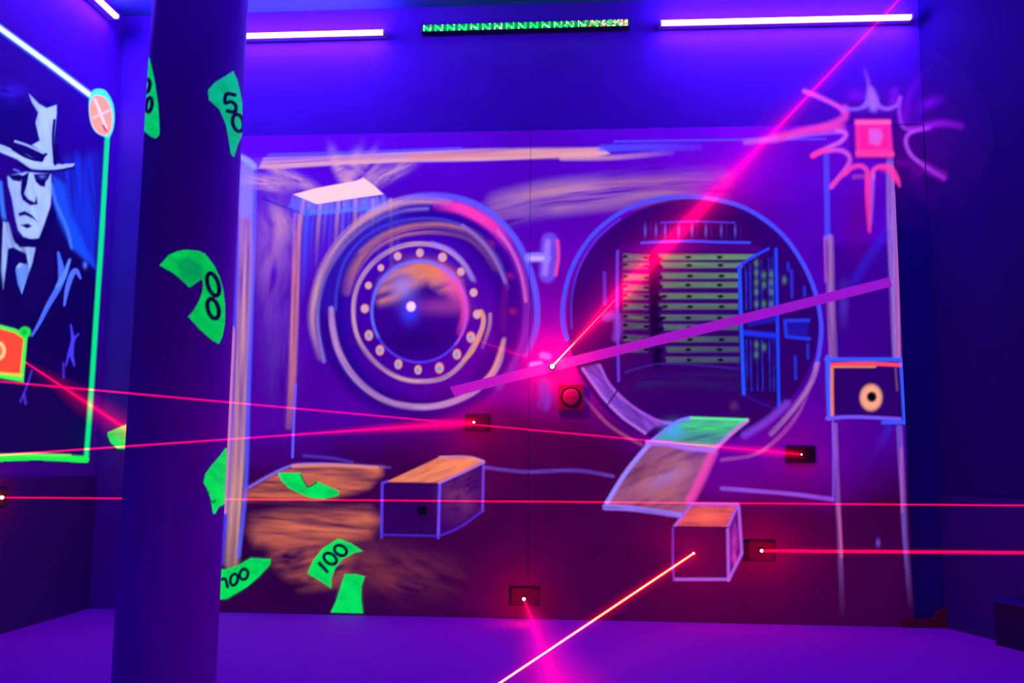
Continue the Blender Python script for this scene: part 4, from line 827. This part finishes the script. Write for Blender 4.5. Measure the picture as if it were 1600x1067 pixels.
_, E1 = emitter(863, 573, .04, .04, 0, 0, 'brightest laser emitter, a white-hot red dot on the magenta tape between the vault circles', 'none', M_lens_hot, .011, 2.4, YB - .004)
_, E2 = emitter(741, 660, .130, .088, .018, 0, 'laser emitter in a thin black frame below the vault door', 'frame', M_lens, .006, .6, thick='r')
_, E3 = emitter(1251, 710, .145, .085, -.003, 0, 'dark boxed laser emitter right of the ramp by the painted pillar', 'box', M_lens, .005, .22)
_, E4 = emitter(1189, 860, .155, .10, -.008, 0, 'framed laser emitter just right of the small painted cube', 'frame', M_lens, .008, .75, thick='Lt')
_, E5 = emitter(819, 935, .150, .09, .003, .012, 'framed laser emitter lowest on the board, near the floor', 'frame', M_lens, .008, .75, thick='tl')
_, E6 = emitter(1083, 864, .04, .04, 0, 0, 'bare laser emitter in the face of the small painted cube', 'none', M_lens, .006, .6)
t, _ = emitter(660, 797, .045, .045, 0, 0, 'unlit small black laser housing on the face of the long painted block', 'box', None, .006, 0)
# emitter on the left wall at the frame edge
pl = on(-8, 777, 0, XL); t = thing('laser_emitter', 'laser emitter on the left wall at the left edge of the picture', 'laser', (XL, pl.y, pl.z))
boxo('housing', (.001, -.05, -.04), (.03, .05, .04), M_black, t, .003)
bm = B(); bmesh.ops.create_uvsphere(bm, u_segments=14, v_segments=8, radius=.008); bmesh.ops.translate(bm, verts=bm.verts[:], vec=(.034, 0, 0)); obj('lens', bm, M_lens, t, smooth=True)
ld = bpy.data.lights.new('laser_glow', 'POINT'); ld.color = LASER_RED; ld.energy = .4; ld.shadow_soft_size = .02; lo = bpy.data.objects.new('laser_glow', ld); COL.objects.link(lo); lo.parent = t; lo.location = (.08, 0, 0)

# dark seam and side of framed emitters
# button box
pb = on(892.5, 621, 1, YB); t = thing('button_box', 'small red square box with a round button beside the lower painted hinge', 'button', (pb.x, YB, pb.z))
M_red = plain('red_plastic', (.50, .03, .10), .4, spec=.5); M_red2 = plain('red_button', (.75, .05, .16), .3, spec=.6)
boxo('box', (-.066, -.03, -.066), (.066, -.0008, .066), M_red, t, .006)
bm = B(); lathe(bm, [(0, .052), (.006, .052), (.006, .047), (.002, .046)], (0, -.030, 0), (0, -1, 0), 40); obj('black_ring', bm, M_black, t, label='black ring')
bm = B(); lathe(bm, [(0, .044), (.010, .044), (.016, .038), (.018, .02), (.0182, .001)], (0, -.030, 0), (0, -1, 0), 40); obj('button', bm, M_red2, t, smooth=True)
boxo('button_mark', (-.018, -.050, -.004), (.018, -.047, .004), M_red, t, .001)

# tape strip
p0 = on(707, 612, 1, YB); p1 = on(1389, 441, 1, YB)
dv = (p1 - p0).normalized(); nv = Vector((0, -1, 0)); up = nv.cross(dv).normalized();
if up.z < 0: up = -up
bm = B(); n = 60; Ltape = (p1 - p0).length; random.seed(2); rows = []
for i in range(n + 1):
    s = Ltape * i / n; hw = .0270 - .002 * i / n + random.uniform(-.0008, .0008)
    rows.append([bm.verts.new(dv * s + up * e * hw + nv * q + dv * (random.uniform(-.01, .01) if i in (0, n) else 0)) for e, q in ((-1, .0012), (1, .0012), (1, .003), (-1, .003))])
for i in range(n):
    for k in range(4): bm.faces.new((rows[i][k], rows[i][(k + 1) % 4], rows[i + 1][(k + 1) % 4], rows[i + 1][k]))
bm.faces.new(rows[0]); bm.faces.new(rows[-1])
o = obj('tape_strip', bm, M_tape, loc=p0); tag(o, 'long slanting strip of purple tape stuck across both vault circles', 'tape')

# beams
CORE = {}
def beam(label, p0, p1, r, strength, rgb=(1.0, .0, .03), halos=(), r1=None, opaque=0.0, name='laser_beam'):
    """thin glowing core, with optional cones of lit fog: halos = (profile [(t 0..1, radius)], strength)"""
    p0, p1 = Vector(p0), Vector(p1); d = p1 - p0; L = d.length; d.normalize()
    t = thing(name, label, 'laser beam', p0)
    key = (rgb, strength, opaque)
    if key not in CORE: CORE[key] = beam_mat('laser_light', rgb, strength, opaque)
    bm = B(); lathe(bm, [(0, r), (L, r1 if r1 else r)], (0, 0, 0), d, 8, caps=False); obj('core', bm, CORE[key], t, smooth=True)
    for prof, s, c in halos:                 # nested shells, so that the fog thins out softly
        wide = max(rr for _, rr in prof) > .04
        for sc, wt in (((1.45, .16), (1.1, .26), (.8, .38), (.5, .55), (.28, .7)) if wide else ((1.25, .3), (.85, .5), (.5, .8))):
            bm = B(); lathe(bm, [(q * L, rr * sc) for q, rr in prof], (0, 0, 0), d, 20)
            h = obj('lit_haze', bm, haze_mat('lit_haze', c, s * wt), t, smooth=True); h['label'] = 'red haze lit by the beam'
    return t
RED = (1.0, .0, .03); RM = (1.0, .0, .10)
# B1: strong beam up to the ceiling
up1 = on(1461, -60, 2, ZC)
beam('broad bright red laser beam rising from the white-hot dot to the ceiling at upper right', E1, up1, .0045, .65, RED,
     [([(0, .003), (.06, .012), (.16, .030), (.36, .032), (.55, .012), (.75, .005), (1, .003)], 24, (1, .0, .02)),
      ([(0, .006), (.05, .03), (.2, .06), (.45, .05), (.7, .022), (1, .012)], 4.4, (1, .0, .07)),
      ([(0, .02), (.08, .09), (.25, .13), (.5, .10), (.8, .04), (1, .02)], .75, (.9, .0, .3))], r1=.0018)
e = E1 + (up1 - E1) * .06
beam('orange first stretch of the rising laser beam above the white-hot dot', E1, E1 + (up1 - E1) * .17, .0048, 1.3, (1.0, .10, .03), r1=.001)
beam('short orange-white start of the rising laser beam beside the white-hot dot', E1, e, .0036, 3.0, (1.0, .28, .08), r1=.001)
# B9 faint glare streak left of the hot dot, modelled as a short glowing beam
s9 = on(735, 528, 1, D - .06)
beam('faint red glare streak running up left from the white-hot dot over the vault door', E1, s9, .0016, .25, RM, [([(0, .016), (.3, .024), (.7, .014), (1, .003)], 3.5, RM)])
# B2
q = on_depth(0, 596, 1.75)
def extend(a, b, y=None, xl=None):
    d_ = b - a
    t_ = 99
    if d_.x < 0: t_ = min(t_, (XL + .01 - a.x) / d_.x)
    if d_.y < 0: t_ = min(t_, (YF + .01 - a.y) / d_.y, (.25 - a.y) / d_.y)
    if d_.z < 0: t_ = min(t_, (.004 - a.z) / d_.z)
    return a + d_ * t_
p_ = extend(E3, q)
beam('thin red laser beam crossing in front of the column and sloping down to the boxed emitter by the pillar', E3, p_, .0034, .42, RM,
     [([(0, .016), (.06, .026), (.2, .012), (.4, .004)], 4.0, RED)], r1=.0018)
q = on_depth(0, 711, 1.75); p_ = extend(E2, q)
beam('red laser beam from the framed emitter below the vault door, crossing in front of the column to the left', E2, p_, .0034, .6, RM,
     [([(0, .022), (.10, .028), (.25, .020), (.45, .005)], 4.5, RED)], r1=.0016)
# B4 horizontal, behind the column
def right_hit(x, y):
    r = ray(x, y); n_ = rn; t_ = (Vector((XR, D, 0)) - CAM).dot(n_) / r.dot(n_); return CAM + r * t_
beam('thin level red laser beam across the whole room behind the column', Vector((XL + .035, pl.y, pl.z)), right_hit(1640, 790), .0032, 1.0, RED)
beam('level red laser beam running right from the emitter beside the painted cube', E4, right_hit(1680, 864), .0062, 1.35, RED, [([(0, .010), (.15, .020), (.5, .015), (1, .012)], 4.0, RED)], r1=.0055)
# B6 towards the viewer, lower left
q = on_depth(781, 1067, 3.0); p_ = extend(E6, q)
beam('bright orange-cored laser beam slanting from the painted cube down to the lower left', E6, p_, .0042, 3.2, (1.0, .16, .07), [([(0, .009), (.3, .009), (.6, .006), (1, .005)], 24, (1, .0, .01)), ([(0, .03), (.3, .03), (1, .016)], 1.3, RED)], r1=.0026)
# B7
q = on_depth(868, 1067, 3.05); p_ = extend(E5, q)
beam('broad red laser beam fanning from the lowest emitter over the floor towards the viewer', E5, p_, .0030, .9, RED,
     [([(0, .004), (.5, .022), (.8, .030), (1, .034)], 13, (1, .0, .02)), ([(0, .01), (.3, .08), (.6, .13), (1, .17)], .65, (1, .0, .25))])
# B8 left wall to behind the column
p0 = on(40, 566, 0, XL + .01); p1 = on(300, 738, 1, D - .03)
beam('red laser beam with a wide glow from the orange painted box to behind the column', p0, p1, .0036, 1.3, RED,
     [([(0, .004), (.3, .016), (.7, .022), (1, .022)], 9, RED), ([(0, .01), (.3, .05), (.7, .07), (1, .07)], 2.0, RED)])

# ------------------------------------------------------------------ small things at the right
a = right_hit(1563, 1000); s0 = (a - Vector((XR, D, 0))).dot(rd)
t = thing('low_cabinet', 'low black cabinet against the right wall at the picture edge', 'cabinet', right_at(s0 + .09, 0, 0)); s0 += .09
cb = right_box('body', s0, s0 + .5, .022, .10, 0, .185, plain('cabinet_navy', (.012, .008, .05), .6)); cb.parent = t; cb.matrix_parent_inverse = Matrix.Translation(-t.location)
cb = right_box('lid', s0 - .005, s0 + .505, .022, .108, .187, .207, plain('lid_paint', (.02, .03, .22), .4)); cb.parent = t; cb.matrix_parent_inverse = Matrix.Translation(-t.location)
# maroon bracket
pts = [on(600 / 2.9075 + 1200, 700 + 776 / 2.9075, 1, D), on(1458, 965, 1, D), on(1460, 956, 1, D), on(1476, 948, 1, D), on(1476, 980, 1, D), on(1406, 978, 1, D)]
bm = B(); f0 = [bm.verts.new((p.x, D - .002, max(p.z, .003))) for p in pts]; f1 = [bm.verts.new((p.x, D - .03, max(p.z, .003))) for p in pts]
bm.faces.new(f0); bm.faces.new(f1[::-1])
for i in range(len(pts)): bm.faces.new((f0[i], f0[(i + 1) % 6], f1[(i + 1) % 6], f1[i]))
o = obj('wood_offcut', bm, plain('maroon_wood', (.22, .012, .03), .7)); tag(o, 'small dull red L-shaped piece on the floor at the foot of the pillar', 'offcut')
